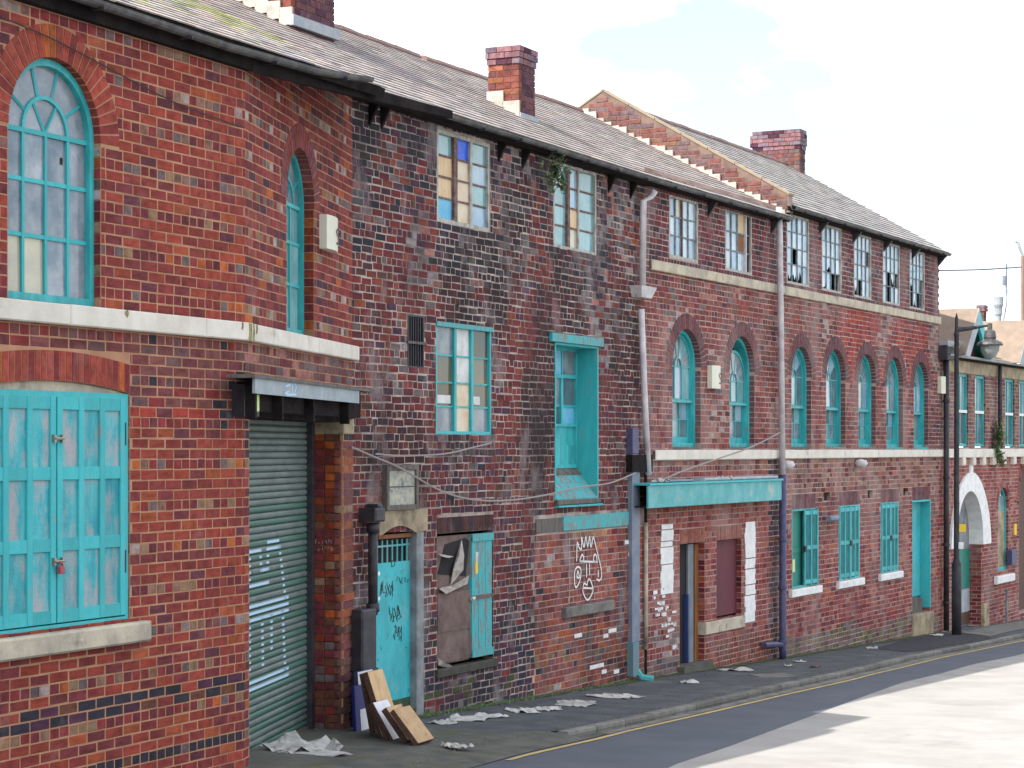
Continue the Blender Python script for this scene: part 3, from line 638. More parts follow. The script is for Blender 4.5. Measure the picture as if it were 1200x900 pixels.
def colB(x, z, k, h, rng):
    s = soot(x, z); e = noise.noise(Vector((x * 1.1 + 5, z * 0.7, 1.7)))
    dark = 0.0
    if z > 2.0: dark += 0.35 + 0.25 * (z - 2.0)
    if z > 3.3: dark += 0.4
    if z > 1.9 and (3.05 < x < 3.75 or 1.25 < x < 1.6 or x < .5): dark += 0.35
    if z < -1.9: dark += 0.55 * (1 if x < 4.55 else 0)
    if x < 1.2 and z > 1.2: dark += 0.15
    if 3.0 < x < 4.6 and z < -0.9: dark += 0.35
    dark += s * 0.9
    if z < -2.75 and x < 4.6 and rng.random() < 0.5: return pick(rng, [(3, (0.07, 0.075, 0.035)), (2, CHAR), (1, GREYB)])
    if e > 0.22 and rng.random() < 0.35 and z > 0.5: return pick(rng, [(3, GREYB), (1.5, (0.26, 0.22, 0.22)), (1, PINK)])
    if rng.random() < dark: return pick(rng, [(4, CHAR), (3, PUR), (2, (0.07, 0.04, 0.045)), (1, GREYB)])
    return pick(rng, [(5, (.135, .027, .033)), (4, (0.17, 0.032, 0.033)), (1.6, PUR), (2, (.21, .04, .034)), (1.0 + 3 * max(0, -s), (0.22, 0.05, 0.035)), (0.15 + .7 * max(0, -s), (.30, .08, .03)), (1, (.12, .05, .035)), (.4, GREYB)])
def colInfill(x, z, k, h, rng):
    t = [(4, (0.30, 0.09, 0.075)), (3, (0.26, 0.10, 0.09)), (3, (0.34, 0.085, 0.05)), (1.5, MAR), (0.5, CHAR), (0.8, PINK)]
    if z < -2.35: t += [(5, (0.42, 0.11, 0.04)), (1.2, BUFF), (1, GREYB)]
    if noise.noise(Vector((x * 2.2, z * 2.5, 7.7))) > 0.38: t += [(5, PALEB)]
    return pick(rng, t)
def colC(x, z, k, h, rng):
    n = noise.noise(Vector((x * 0.6, z * 0.8, 4.4))); e = noise.noise(Vector((x * 0.9 + 3, z * 0.8 + 8, 1.1)))
    if x > LEN_C * 0.52 and 1.3 < z < 2.55 and e < 0.25:
        return pick(rng, [(5, (0.30, 0.035, 0.035)), (3, (0.36, 0.06, 0.03)), (2, DRED), (2, MAR)])
    if x > LEN_C * 0.75 and 1.2 < z < 2.5 and rng.random() < 0.5: return pick(rng, [(1, PALEB), (2, PINK), (2, GREYB)])
    if -0.95 < z < -0.2: return pick(rng, [(2, (0.30, 0.18, 0.14)), (3, (0.24, 0.13, 0.11)), (2, MAR), (1, BRN), (1.2, (0.34, 0.12, 0.07))])
    gg = gfs(FC, x)
    if z < gg + .28 + .35 * max(0, n + .3) and x > S912: return pick(rng, [(3, (0.11, 0.095, 0.06)), (2.5 if z < gg + .3 else .6, (0.17, 0.16, 0.05)), (3, GREYB), (2, (.15, .08, .07)), (1, MAR)])
    if z < -1.6: return pick(rng, [(5, (0.28, 0.07, 0.06)), (3, DRED), (2, MAR), (1, PINK), (.6, ORG)])
    if z > 2.75: return pick(rng, [(4, MAR), (3, PUR), (2, (0.18, 0.045, 0.05)), (1.5, CHAR), (1, GREYB)])
    if e > 0.3 and rng.random() < 0.5: return pick(rng, [(2, PINK), (2, GREYB), (1, PALEB)])
    return pick(rng, [(5, (0.23, 0.078, 0.068)), (4, (.18, .042, .045)), (3, (0.26, 0.06, 0.048)), (1.2, PUR), (1.2, GREYB), (1, BRN), (1, PINK)])
def colCarch(x, z, k, h, rng): return pick(rng, [(4, (0.17, 0.078, 0.085)), (2, (0.20, 0.07, 0.07)), (2, (0.15, 0.08, 0.09))])
def colD(x, z, k, h, rng):
    if z > 0: return pick(rng, [(4, (0.20, 0.09, 0.08)), (3, MAR), (2, GREYB), (2, BUFF)])
    return pick(rng, [(5, (0.30, 0.07, 0.06)), (3, DRED), (2, PINK), (1, MAR), (1, BUFF)])
def colChim(x, z, k, h, rng): return pick(rng, [(4, (0.22, 0.07, 0.05)), (3, (0.17, 0.06, 0.055)), (1.5, (0.30, 0.11, 0.06)), (1, MAR)])
def colChimShade(x, z, k, h, rng): return pick(rng, [(4, (0.13, 0.06, 0.08)), (3, (0.17, 0.07, 0.08)), (2, PUR)])  # shade painted into the bricks of chimney faces turned from the sun
def colGrey(x, z, k, h, rng): return pick(rng, [(3, (0.20, 0.15, 0.18)), (2, (0.27, 0.14, 0.15)), (1, PUR)])

# ------------------------------------------------------------------ roofs and chimneys
def slate_roof(parent, F, s0f, s1, y0, zb, y1, zt, sw, ex, colfn, seed, singles=0, back=True, name='roof', sheetmat='dark_soffit', thick=0.09, verge=None, sag=0.0):
    """s0f/s1 may depend on the height up the slope; F in facade coordinates"""
    rng = random.Random(seed); Ls_ = sqrt((y1 - y0) ** 2 + (zt - zb) ** 2); pit = atan2(zt - zb, y1 - y0)
    R = F.sub(0, y0, zb, rx=pit)
    S0 = s0f if callable(s0f) else (lambda v: s0f); S1 = s1 if callable(s1) else (lambda v: s1)
    b = MB(); n = 6
    vs = []
    for i in range(n + 1):
        v = Ls_ * i / n; vs += [(S0(v), v, 0), (S1(v), v, 0), (S0(v), v, -thick), (S1(v), v, -thick)]
    fs = []
    for i in range(n):
        a = i * 4; fs += [(a, a + 1, a + 5, a + 4), (a + 2, a + 6, a + 7, a + 3), (a, a + 4, a + 6, a + 2), (a + 1, a + 3, a + 7, a + 5)]
    fs += [(0, 2, 3, 1)]
    b.add(vs, fs)
    ro = b.build(name, sheetmat, parent, R)
    specs = []; k = 0; v = 0.0
    while v < Ls_ - 0.05:
        x = S0(v) - (sw / 2 if k % 2 else 0)
        while x < S1(v):
            a, c = max(x + .003, S0(v)), min(x + sw - .003, S1(v)); x += sw
            if c - a > 0.03: specs.append((a, c, v + rng.uniform(-.008, .008), min(v + ex * 1.25, Ls_), vary(colfn((a + c) / 2, v, rng), rng, .14), rng.uniform(0, .004)))
        v += ex; k += 1
    cand = []
    for i, q in enumerate(specs):
        p = R.M @ Vector(((q[0] + q[1]) / 2, q[2], 0)); px = 600 + FPX * p.x / p.y; py = HOR - FPX * (p.z - EYE) / p.y
        if 0 < px < 1200 and 0 < py < 900: cand.append((p.y, i))
    cand.sort(); pk = {i for _, i in cand[:singles]}
    def slate(b, a, c, v0, v1, col, j):
        b.add([(a, v0, .006), (c, v0, .006), (c, v0, .020 + j), (a, v0, .020 + j), (a, v1, 0.001), (c, v1, 0.001), (c, v1, 0.006), (a, v1, 0.006)],
              [(0, 1, 2, 3), (3, 2, 6, 7), (1, 5, 6, 2), (4, 0, 3, 7)], col)
    us = MB(); slate(us, 0, 1, 0, 1, None, 0); um = us.mesh('slate', 'slate_piece')
    rest = MB()
    for i, (a, c, v0, v1, col, j) in enumerate(specs):
        if i in pk:
            o = bpy.data.objects.new('slate', um); o.color = (*col, 1)
            link(o, ro, R.M @ Matrix.Translation((a, v0, j)) @ Matrix.Diagonal((c - a, v1 - v0, 1, 1)))
        else: slate(rest, a, c, v0, v1, col, j)
    if rest.v: rest.build('slating', 'slate_mass', ro, R, kind='stuff')
    if back:
        Bk = F.sub(0, y1, zt, rx=-pit); b = MB(); b.poly([(S0(Ls_), 0, 0), (S1(Ls_), 0, 0), (S1(Ls_), Ls_, 0), (S0(Ls_), Ls_, 0)], (0.2, 0.2, 0.21)); b.build('rear_slope', 'slate_mass', ro, Bk)
    return ro, R, Ls_, pit
def roof_point(F, y0, zb, y1, zt, px, py):
    """where the line of sight through a pixel meets a roof slope (facade coordinates s, y, z)"""
    k = (zt - zb) / (y1 - y0); lo, hi = -5.0, 12.0
    f = lambda q: F.z(px, py, q) - (zb + k * (q - y0))
    for _ in range(60):
        m_ = (lo + hi) / 2
        if (f(m_) > 0) == (f(lo) > 0): lo = m_
        else: hi = m_
    return F.s(px, lo), lo, F.z(px, py, lo)
def chimney(parent, F, s0, s1, y0, y1, zb, zt, colL, colF, cap=3, label=None, over=0.03, capcol=colGrey):
    core = MB(); core.box(s0 + .012, s1 - .012, y0 + .012, y1 - .012, zb, zt - 0.005)
    ch = core.build('chimney_stack', 'mortar_pink', parent, F, label=label)
    k1 = round(zt / H); k0 = floor(zb / H)
    mb = MB(); rng = random.Random(int(s0 * 77) + 5); cnt = 0
    L_ = F.sub(s0, y1, 0, rz=-pi / 2); 
    for k in range(k0, k1):
        o_ = over if k >= k1 - cap else 0.0
        if cap >= 3 and k == k1 - cap: o_ = over * 0.5
        if cap >= 4 and k == k1 - 1: o_ = over * .6
        zb_, zt_ = k * H + .006, (k + 1) * H - .004
        # end face toward the camera: long side in y
        def row(a, b2, fixed0, fixed1, axis, cf, off):
            x = a - off
            while x < b2:
                u, v = max(x + .005, a), min(x + 0.235, b2); x += 0.24
                if v - u < .03: continue
                c = vary(cf(u, zb_, k, False, rng), rng)
                if axis == 'y': bb = (fixed0, fixed1, u, v)
                else: bb = (u, v, fixed0, fixed1)
                nonlocal_add(bb, zb_, zt_, c)
        def nonlocal_add(bb, za, zc, c):
            b = MB(); b.box(bb[0], bb[1], bb[2], bb[3], za, zc, c)
            b.box(0, 0, 0, 0, 0, 0) if False else None
            o = b.build('brick', 'brick_mass', ch, F)
        cl = capcol if k >= k1 - cap else colL; cf_ = capcol if k >= k1 - cap else colF
        off = 0.12 if k % 2 else 0.0
        j = rng.uniform(-.004, .004)
        row(y0 - o_, y1 + o_, s0 - o_ + j, s0 + .10, 'y', cl, off)
        row(s0 + .10 + .008, s1 + o_, y0 - o_ + j, y0 + .10, 'x', cf_, 0.12 - off)
        row(y0 + .10 + .008, y1 + o_, s1 - .1, s1 + o_, 'y', cf_, off)
        row(s0 + .108, s1 - .108, y1 - .1, y1 + o_, 'x', cf_, off)
    return ch

# ================================================================== CORNER BUILDING (nearest)
A = thing('corner_building', FA.sub(0, 0, -2.8).M, 'nearest red brick building with big arched turquoise window, green roller shutter garage and white band', 'building')
px = FA.s
aw = Op('arch', px(9), px(118), 1.11, 2.40, 0.16, ring=0.245)
aw.s0 = aw.c - 0.63 if False else aw.s0
sh = Op('seg', px(66) - (px(152) - px(66)), px(152), -1.40, 0.445, 0.12, ring=0.235, rise=0.075)
opsA = [aw, sh]
SA0 = px(-90)
zA_top = lambda s: 3.30
WA = Wall(FA, SA0, 0.0, -3.0, 3.40, opsA, colA, seed=11, hdr=4, phase=2, joint=.0098)
wA = WA.sheet(A, 'mortar_cream', [(SA0, -3.4), (0, -3.4), (0, 3.44), (SA0, 3.44)])
ex = MB(); rg = random.Random(4)
for p, y0, y1, c in ring_pieces(aw, FA, colArch, rg) + ring_pieces(sh, FA, colArch, rg):
    b = MB(); b.prism(p, y0, y1, c); b.build('arch_brick', 'brick_mass', wA, FA)
jamb_items(aw, ex, colA, rg); jamb_items(sh, ex, colA, rg)
# angled wall with the garage
gs0, gs1 = 0.14, FA2.s(402)
a2w = Op('arch', FA2.s(336), FA2.s(368), 1.11, 2.38, 0.20, ring=0.235)
gar = Op('rect', gs0, gs1, -3.6, 0.33, 0.42)
ztopA2 = lambda s: 3.40 + s * 0.122
WA2 = Wall(FA2, 0.0, LEN_A2, -3.0, 3.95, [a2w, gar], colA2, seed=12, hdr=4, phase=2, zmax=ztopA2)
wA2 = WA2.sheet(A, 'mortar_cream', [(0, -3.4), (gs0 - .001, -3.4), (gs0 - .001, -3.6), (gs1 + .001, -3.6), (gs1 + .001, -3.4), (LEN_A2, -3.4), (LEN_A2, ztopA2(LEN_A2) + .1), (0, 3.36)] if 0 else [(0, -3.7), (LEN_A2, -3.7), (LEN_A2, ztopA2(LEN_A2) + .1), (0, 3.46)])
ex2 = MB()
for p, y0, y1, c in ring_pieces(a2w, FA2, lambda *a: pick(a[4], [(3, (0.22, .07, .08)), (2, (0.26, .06, .05))]), rg): ex2.prism(p, y0, y1, c)
jamb_items(a2w, ex2, colPier, rg)
# garage pier: the reveal faces the camera
PR = FA2.sub(gs1, 0.42, 0, rz=-pi / 2)          # x runs towards the street, y into the pier
WP = Wall(PR, -0.02, 0.335, -3.0, 0.14, [], colPier, seed=15, hdr=2, zmax=None, proud=0.008)
bx('pier_core', 'dark_soffit', wA2, FA2, gs1, gs1 + 0.1, 0.03, 0.42, -3.4, 0.33)
# bullnose corner of the pier
for k in range(int(-3.0 / H), 1):
    zb, zt = k * H + .006, (k + 1) * H - .005; c = vary(colPier(0, zb, k, False, rg), rg); c = tuple(min(.5, x * .75 + .035) for x in c)
    w_ = 0.0 if k % 9 else 0.0
    b = MB(); ext = 0.012 if zb < -1.6 and k % 2 else 0.0
    P = [(gs1 - .012, .09)] + [(gs1 + .055 - (.067 + ext) * sin(a), .055 - (.067 + ext) * cos(a)) for a in [pi / 2 * (1 - i / 5) for i in range(6)]] + [(LEN_A2 - .005, -.012 - ext), (LEN_A2 - .005, .09)]
    b.v = [(x, y, zb) for x, y in P] + [(x, y, zt) for x, y in P]; n = len(P)
    b.f = [tuple(range(n - 1, -1, -1)), tuple(range(n, 2 * n))] + [(i, (i + 1) % n, n + (i + 1) % n, n + i) for i in range(n)]; b.c = [c] * len(b.f)
    b.build('brick', 'brick_mass', wA2, FA2)
bx('padstone', 'buff_stone', wA2, FA2, gs1 - .02, LEN_A2 + .004, -.02, 0.40, 0.155, 0.325, ch=.01)
bx('end_wall', 'mortar_cream', A, FA2, LEN_A2 - .01, LEN_A2 + .0, 0.02, 0.6, -3.4, 3.8)
finish_bricks([(WA, wA, ex), (WA2, wA2, ex2), (WP, wA2, None)], 300)
# string course
course(A, FA, SA0, 0.028, -.07, .945, 1.105, 'white_stone', 1.9, 1)
course(A, FA2, .0, LEN_A2 + .05, -.07, .947, 1.103, 'white_stone', 2.1, 2)
for F_, x_, w_, h_ in ((FA, -.03, .05, .15), (FA2, .02, .07, .14), (FA2, .14, .03, .08), (FA, -.16, .03, .06), (FA, -1.9, .05, .04)):
    q0 = MB(); q0.ribbon([(x_, 1.10), (x_ + .01, 1.10 - h_ * .5), (x_ - .005, 1.10 - h_)], w_, -.0735); q0.build('algae_streak', 'algae_dry', A, F_)
# arched window
WBAR = 'turquoise_paint'
def grid_arch_A(F, o, ym, cols, glass, glassfan):
    fr = arch_frame(A, F, o.s0 + .01, o.s1 - .005, o.z0 + .01, o.z1, ym - .05, ym + .04, 0.055, 'turquoise_fresh', sill=0.055)
    x0, x1 = o.s0 + .065, o.s1 - .06
    grid(fr, F, x0, x1, o.z0 + .06, o.z1, ym, cols, [0.36, 0.70], 0.032, WBAR, glass)
    bx('glazing_bar', WBAR, fr, F, x0, x1, ym - .02, ym + .01, o.z1 - .018, o.z1 + .018)
    fan(fr, F, o.c, o.z1, o.r - .055, (x1 - x0) * 0.27, ym, 0.03, WBAR, glassfan, [radians(32), radians(72), radians(108), radians(148)], [radians(58), radians(122)])
    return fr
wfr = grid_arch_A(FA, aw, 0.11, [0.23, 0.50, 0.77], lambda i, j: 'glass_cream' if (j == 0 and i < 2) else 'glass_dusty', lambda i: 'glass_dusty')
bx('broken_hole', 'interior_dark', wfr, FA, px(84), px(86.5), 0.104, 0.108, FA.z(85, 192), FA.z(85, 184))
grid_arch_A(FA2, a2w, 0.15, [0.30, 0.62], lambda i, j: 'glass_aqua', lambda i: 'glass_dusty')
# shuttered window
lt = sh.z1; b = MB()
b.prism([(sh.s0, lt - .005), (sh.s1, lt - .005)] + [(sh.s1 + (sh.s0 - sh.s1) * i / 8, lt + sh.rise * (1 - (2 * i / 8 - 1) ** 2) - .003) for i in range(9)], 0.03, 0.12)
b.build('arch_infill', 'cream_stone', A, FA)
fr = rect_frame(A, FA, sh.s0 + .01, sh.s1 - .004, -1.385, 0.44, 0.01, 0.10, 0.045, 'turquoise_paint', name='shutter_frame')
def leaf(x0, x1, lab):
    z0, z1 = -1.33, 0.40; d = 0.012
    lf = MB(); lf.box(0, x1 - x0, 0.022, 0.04, 0, z1 - z0); Fs = FA.sub(x0, d, z0)
    lo = lf.build('shutter', 'turquoise_paint', A, Fs, label=lab)
    wd = x1 - x0; ht = z1 - z0; sw = 0.068; rw = 0.10
    cols = 3; pw = (wd - (cols + 1) * sw) / cols; hs = [0.0, 0.345, 0.66, 1.0]
    for i in range(cols + 1): bx('stile', 'turquoise_paint', lo, Fs, i * (pw + sw), i * (pw + sw) + sw, -.008, 0.022, 0, ht, ch=.004)
    for f in hs:
        zc = min(max(f * ht, rw / 2), ht - rw / 2)
        for i in range(cols): bx('rail', 'turquoise_paint', lo, Fs, sw + i * (pw + sw), (i + 1) * (pw + sw), -.004, 0.022, zc - rw / 2, zc + rw / 2, ch=.003)
    for i in range(cols):
        for j in range(3):
            a = max(hs[j] * ht + rw / 2, rw); c = min(hs[j + 1] * ht - rw / 2, ht - rw)
            bx('panel', 'turquoise_panel', lo, Fs, sw + i * (pw + sw), (i + 1) * (pw + sw), 0.012, 0.021, a, c)
    return lo
m0 = px(67)
leaf(m0 + .012, sh.s1 - .05, 'right leaf, paint worn to grey wood'); leaf(sh.s0 + .05, m0 - .004, None)
for py_ in (514, 658):
    z = FA.z(68, py_); b = MB(); b.tube([(m0 - .05, -.02, z), (m0 + .06, -.02, z)], 0.011, 6); b.box(m0 - .06, m0 - .035, -.022, .004, z - .03, z + .03); b.box(m0 + .04, m0 + .065, -.022, .004, z - .03, z + .03)
    b.build('hasp', 'brass', A, FA)
z = FA.z(65, 664); b = MB(); b.box(m0 - .03, m0 + .03, -.055, -.025, z - .055, z, ch=.006); b.tube(arc_p := [(m0 + .02 * cos(a), -.04, z + .03 * sin(a)) for a in [i * pi / 6 for i in range(7)]], .006, 5); b.build('padlock', 'red_padlock', A, FA)
for z in (0.12, -.9): bx('hinge', 'black_iron', A, FA, sh.s1 - .06, sh.s1 - .045, .0, .012, z - .09, z + .09)
b = MB(); b.box(sh.s0 - .1, px(168), -0.09, 0.10, -1.555, -1.39, ch=.018); b.build('window_sill', 'cream_stone', A, FA)
# canopy over the garage
q = -0.22; zc0 = FA2.z(300, 461, q); zc1 = FA2.z(300, 443, q)
cs0, cs1 = FA2.s(299, q), FA2.s(421, q)
can = bx('canopy', 'zinc', A, FA2, cs0, cs1, q, q + .025, zc0, zc1)
bx('canopy_top', 'grey_wood', can, FA2, cs0 - .08, LEN_A2 - .02, q - .02, 0.01, zc1, zc1 + .03)
bx('beam', 'dark_soffit', can, FA2, 0.02, LEN_A2 - .05, -.10, 0.02, 0.33, zc1 - .005)
bx('roller_box', 'dark_soffit', can, FA2, gs0, gs1 - .02, 0.02, 0.40, 0.28, 0.60)
for f in (0.02, 0.25, 0.55, 0.93): bx('bracket', 'dark_soffit', can, FA2, cs0 + (cs1 - cs0) * f * .97 + .03, cs0 + (cs1 - cs0) * f * .97 + .09, q + .03, -.10, zc0 - .22, zc1)
strk = [[(0, 0), (.5, .12), (.1, .28), (.7, .36)], [(.9, 0), (1.0, .4)], [(1.2, .05), (1.5, .3), (1.25, .42)], [(.2, -.02), (1.5, .02)]]
for s_ in strk:
    b = MB(); b.ribbon([(cs0 + 1.0 + .28 * x, zc0 + .02 + .25 * y) for x, y in s_], .018, q - .003); b.build('paint_mark', 'spray_blue', can, FA2)
zl = FA.z(284, 470, -.15)
lb = bx('lamp_bracket', 'black_iron', A, FA, px(272), px(290), -.12, .0, zl - .13, zl + .15); bx('floodlight', 'lime_label', lb, FA, px(277), px(285), -.17, -.12, zl - .09, zl + .07, ch=.01)
# roller shutter of single slats
SF = FA2.sub(0, 0.34, 0)
rs = bx('roller_shutter', 'black_iron', A, FA2, gs0 - .1, gs1 - .13, 0.385, 0.40, -3.2, 0.33)
bx('guide_rail', 'black_iron', rs, FA2, gs1 - .14, gs1 - .015, 0.30, 0.41, -3.1, 0.33)
sl = MB(); W_ = gs1 - .14 - gs0 + .08
prof = [(0.0, 0.0), (-.014, .008), (-.020, .022), (-.020, .040), (-.012, .056), (0.0, .062), (0.006, .064)]
sl.v = [(0, y, z) for y, z in prof] + [(W_, y, z) for y, z in prof]; sl.f = [(i, i + 7, i + 8, i + 1) for i in range(6)]; sl.c = [None] * 6
sm = sl.mesh('slat', 'shutter_steel', smooth=False); sm2 = sm.copy(); sm2.materials[0] = MATS['shutter_green']
zt_ = 0.30; k = 0
def slat_face(z): return z
slats = []
while zt_ > -2.86:
    o = bpy.data.objects.new('slat', sm2 if (k > 12 and k % 5 in (0, 3)) else sm); link(o, rs, FA2.sub(gs0 - .08, 0.375, zt_ - .065).M); slats.append(zt_ - .065); zt_ -= 0.0655; k += 1
bx('bottom_rail', 'grey_wood', rs, FA2, gs0 - .08, gs1 - .14, .34, .38, zt_ - .10, zt_ + .0)
# sprayed drawing on the slats
def shs(p): return FA2.s(p, .355)
def spray_h(p0, y0, p1, y1, th):        # sloping bar: paint on the crest of each slat it crosses
    s0_, s1_ = shs(p0), shs(p1); za, zb = FA2.z(p0, y0, .355), FA2.z(p1, y1, .355)
    for z in slats:
        if za - th < z + .03 < za + .0:
            bx('paint_mark', 'spray_blue', rs, FA2, s0_, s1_, .3525, .3545, z + .018, z + .046)
def spray_v(p0, y0, p1, y1, wd=.10):
    za, zb = FA2.z(p0, y0, .355), FA2.z(p1, y1, .355)
    for z in slats:
        zz = z + .03
        if zb < zz < za:
            f = (za - zz) / (za - zb); s_ = shs(p0) * (1 - f) + shs(p1) * f
            bx('paint_mark', 'spray_blue', rs, FA2, s_ - wd / 2, s_ + wd / 2, .3525, .3545, z + .02, z + .042)
spray_h(291, 645, 306, 642, .07); spray_h(312, 640, 328, 636, .07); spray_h(305, 662, 315, 660, .07); spray_h(291, 683, 315, 676, .07)
spray_h(291, 712, 338, 700, .14); spray_h(291, 800, 338, 785, .12); spray_h(313, 633, 327, 630, .07)
spray_v(292, 655, 292, 682); spray_v(305, 650, 306, 670, .09); spray_v(314, 645, 313, 670); spray_v(327, 638, 335, 708, .09)
spray_v(292, 725, 292, 790); spray_v(307, 722, 308, 785, .09); spray_v(318, 720, 318, 765, .09); spray_v(331, 716, 334, 785, .09)
# scrawl on the pier
for i, (cx_, cz_) in enumerate([(a * .035 + .06, -.98 - r * .075) for r in range(2) for a in range(8)]):
    pts = [(cx_ + random.uniform(-.014, .014), cz_ + random.uniform(-.026, .026)) for _ in range(4)]
    b = MB(); b.ribbon(pts, .006, -.0145); b.build('chalk_mark', 'torn_edge', wA2, PR)
# alarm box
def alarm(parent, F, p0, p1, y0, y1, name='alarm_box', glyph=True, q=-.08):
    s0_, s1_ = F.s(p0, q), F.s(p1, q); z0_, z1_ = F.z(p0, y1, q), F.z(p0, y0, q); m_ = (s0_ + s1_) / 2
    b = MB(); n = 8; P = [(s0_ + (s1_ - s0_) * i / n, q + .0 - .03 * sin(pi * i / n)) for i in range(n + 1)] + [(s1_, -.0), (s0_, -.0)]
    N = len(P); b.v = [(x, y, z0_) for x, y in P] + [(x, y, z1_) for x, y in P]; b.f = [tuple(range(N)), tuple(range(2 * N - 1, N - 1, -1))] + [(i, (i + 1) % N, N + (i + 1) % N, N + i) for i in range(N)]; b.c = [None] * len(b.f)
    o = b.build(name, 'cream_plastic', parent, F)
    if glyph:
        w_ = s1_ - s0_; h_ = z1_ - z0_; g = MB(); g.ribbon([(m_ + w_ * .22 + w_ * .14 * x, z0_ + h_ * (.38 + .14 * y)) for x, y in [(1, 1.6), (0, 2), (-1, 1.4), (0, .6), (1, 0), (.6, -1), (-.8, -1.1)]], w_ * .05, q - .034)
        g.build('emblem', 'spray_black', o, F)
    return o
alarm(A, FA2, 383, 396, 251, 291)
# roof, gutter
RA = dict(y0=-1.38, zb=3.50, y1=3.6, zt=5.87)
def colSA(x, v, rng):
    # lichen and weathering patches
    n = noise.noise(Vector((x * .5, v * .9, 5)))
    t = [(4, (0.36, .33, .30)), (3, (0.44, .38, .34)), (2, (0.28, .27, .28)), (1, (.38, .29, .27))]
    if 0.4 < v < 2.6 and n > -.12: t += [(5, (0.36, .36, .14)), (2, (.30, .32, .10))]
    return pick(rng, t)
def colSB(x, v, rng): return pick(rng, [(4, (0.27, .235, .22)), (3, (0.32, .28, .265)), (2, (0.23, .205, .20)), (.6, (.30, .23, .20))])
def colSC(x, v, rng): return pick(rng, [(4, (0.24, .225, .215)), (3, (0.28, .26, .25)), (2, (0.20, .19, .18))])
sEndA = FB.s(433, -1.2)
s1A = lambda v: sEndA + 0.0 * v
roA, RAf, LA, pA = slate_roof(A, FB, -16, s1A, RA['y0'], RA['zb'], RA['y1'], RA['zt'], 0.28, 0.185, colSA, 21, singles=300)
def gutter(parent, F, pts, m='gutter_iron', r=.055, brk=True):
    b = MB(); n = 7; pr = [(r * cos(pi + pi * i / n), r * sin(pi + pi * i / n)) for i in range(n + 1)]
    for a, c in zip(pts, pts[1:]):
        vs = []
        for p in (a, c): vs += [(p[0], p[1] + y, p[2] + z) for y, z in pr]
        b.add(vs, [(i, i + 1, i + n + 2, i + n + 1) for i in range(n)])
        b.add([(p[0], p[1] + y, p[2] + .002) for p in (a, c) for y in (-r - .006, -r + .006)], [(0, 2, 3, 1)])
    g = b.build('gutter', m, parent, F)
    if brk:
        for a, c in zip(pts, pts[1:]):
            Ln = (Vector(c) - Vector(a)).length; k = max(1, int(Ln / 1.0))
            for i in range(k):
                f = (i + .5) / k; p = Vector(a).lerp(Vector(c), f)
                bb = MB(); bb.box(p.x - .012, p.x + .012, p.y - r - .01, p.y + r, p.z - r - .012, p.z - r + .01); bb.build('gutter_bracket', 'black_iron', g, F)
    return g
e1 = FA.s(308, -.16); 
gutter(A, FA, [(SA0, -.16, 3.465), (e1 - .6, -.16, 3.445), (e1 + .9, -.16, 3.48), (FA.s(433, -.16), -.16, 3.56)])
b = MB(); b.box(SA0, 0.02, -.07, .02, 3.32, 3.44); b.build('fascia', 'dark_soffit', A, FA)
b = MB(); b.add([(0, -.07, 3.30), (0, -.07, 3.44), (4.0, -.07, 3.46), (4.0, -.07, 3.54), (0, 1.4, 3.44), (4.0, .1, 3.47), (4.1, 1.25, 3.97), (0, .0, 3.42)], [(0, 2, 3, 1), (1, 3, 6, 4), (0, 7, 5, 2)]); b.build('soffit_board', 'dark_soffit', A, FA)
# chimney on the near roof
def chim_on(parent, R, pl, pyl, pr_, pyr, deep, height_top, colL, colF, cap, label, base_drop=.6, **k):
    s0_, y_, z_ = roof_point(FB, R['y0'], R['zb'], R['y1'], R['zt'], pl, pyl)
    s1_ = FB.s(pr_, y_); return chimney(parent, FB, s0_, s1_, y_, y_ + deep, z_ - base_drop, height_top, colL, colF, cap, label, **k), (s0_, s1_, y_, z_)
cA, dA = chim_on(A, RA, 341, 27, 392, 42, 1.0, 6.6, colChim, colChimShade, 3, 'chimney cut off by the top of the picture')
def flashing(parent, F, s, y0, y1, z0, k, m='lime_flash', h=.13, t=.03, step=.17):
    n = max(2, int((y1 - y0) / step)); st = (y1 - y0) / n; fl = None
    b = MB()
    for i in range(n):
        y = y0 + i * st; zz = z0 + k * (y - y0)
        b.box(s - t, s + .002, y, y + st + .01, zz - .02, zz + h + k * st + random.uniform(-.02, .03))
    return b.build('flashing', m, parent, F)
flashing(cA, FB, dA[0], dA[2] - .03, dA[2] + 1.0, dA[3], .5, h=.10)
b = MB(); b.box(dA[0] - .04, dA[1] + .04, dA[2] - .06, dA[2] + .0, dA[3] - .03, dA[3] + .10); b.build('flashing', 'lead_flash', cA, FB)

# ================================================================== SOOTY MIDDLE BUILDING
B = thing('workshop_building', FB.sub(0, 0, -3.0).M, 'soot blackened brick workshop in the middle with former shopfront under turquoise fascia', 'building')
sb = FB.s
def Rop(F, p0, p1, z0, z1, depth=.12, kind='rect', ring=.23, **k): return Op(kind, F.s(p0), F.s(p1), z0, z1, depth, ring, **k)
o1 = Rop(FB, 512, 574.5, 2.64, 3.72); o2 = Rop(FB, 648.5, 699.4, 2.62, 3.76); o3 = Rop(FB, 511, 576, .17, 1.46)
o4 = Rop(FB, 650, 700, -.74, 1.39, .34); o5 = Rop(FB, 512, 578, -2.6, -.985, .14, 'flat', ring=.19)
od = Rop(FB, 441, 494, -3.3, -.93, .14, 'rect'); ov = Rop(FB, 477.5, 497, .92, 1.52, .15)
opsB = [o1, o2, o3, o4, o5, od, ov]
sInf0, sInf1 = sb(626.5), sb(741)
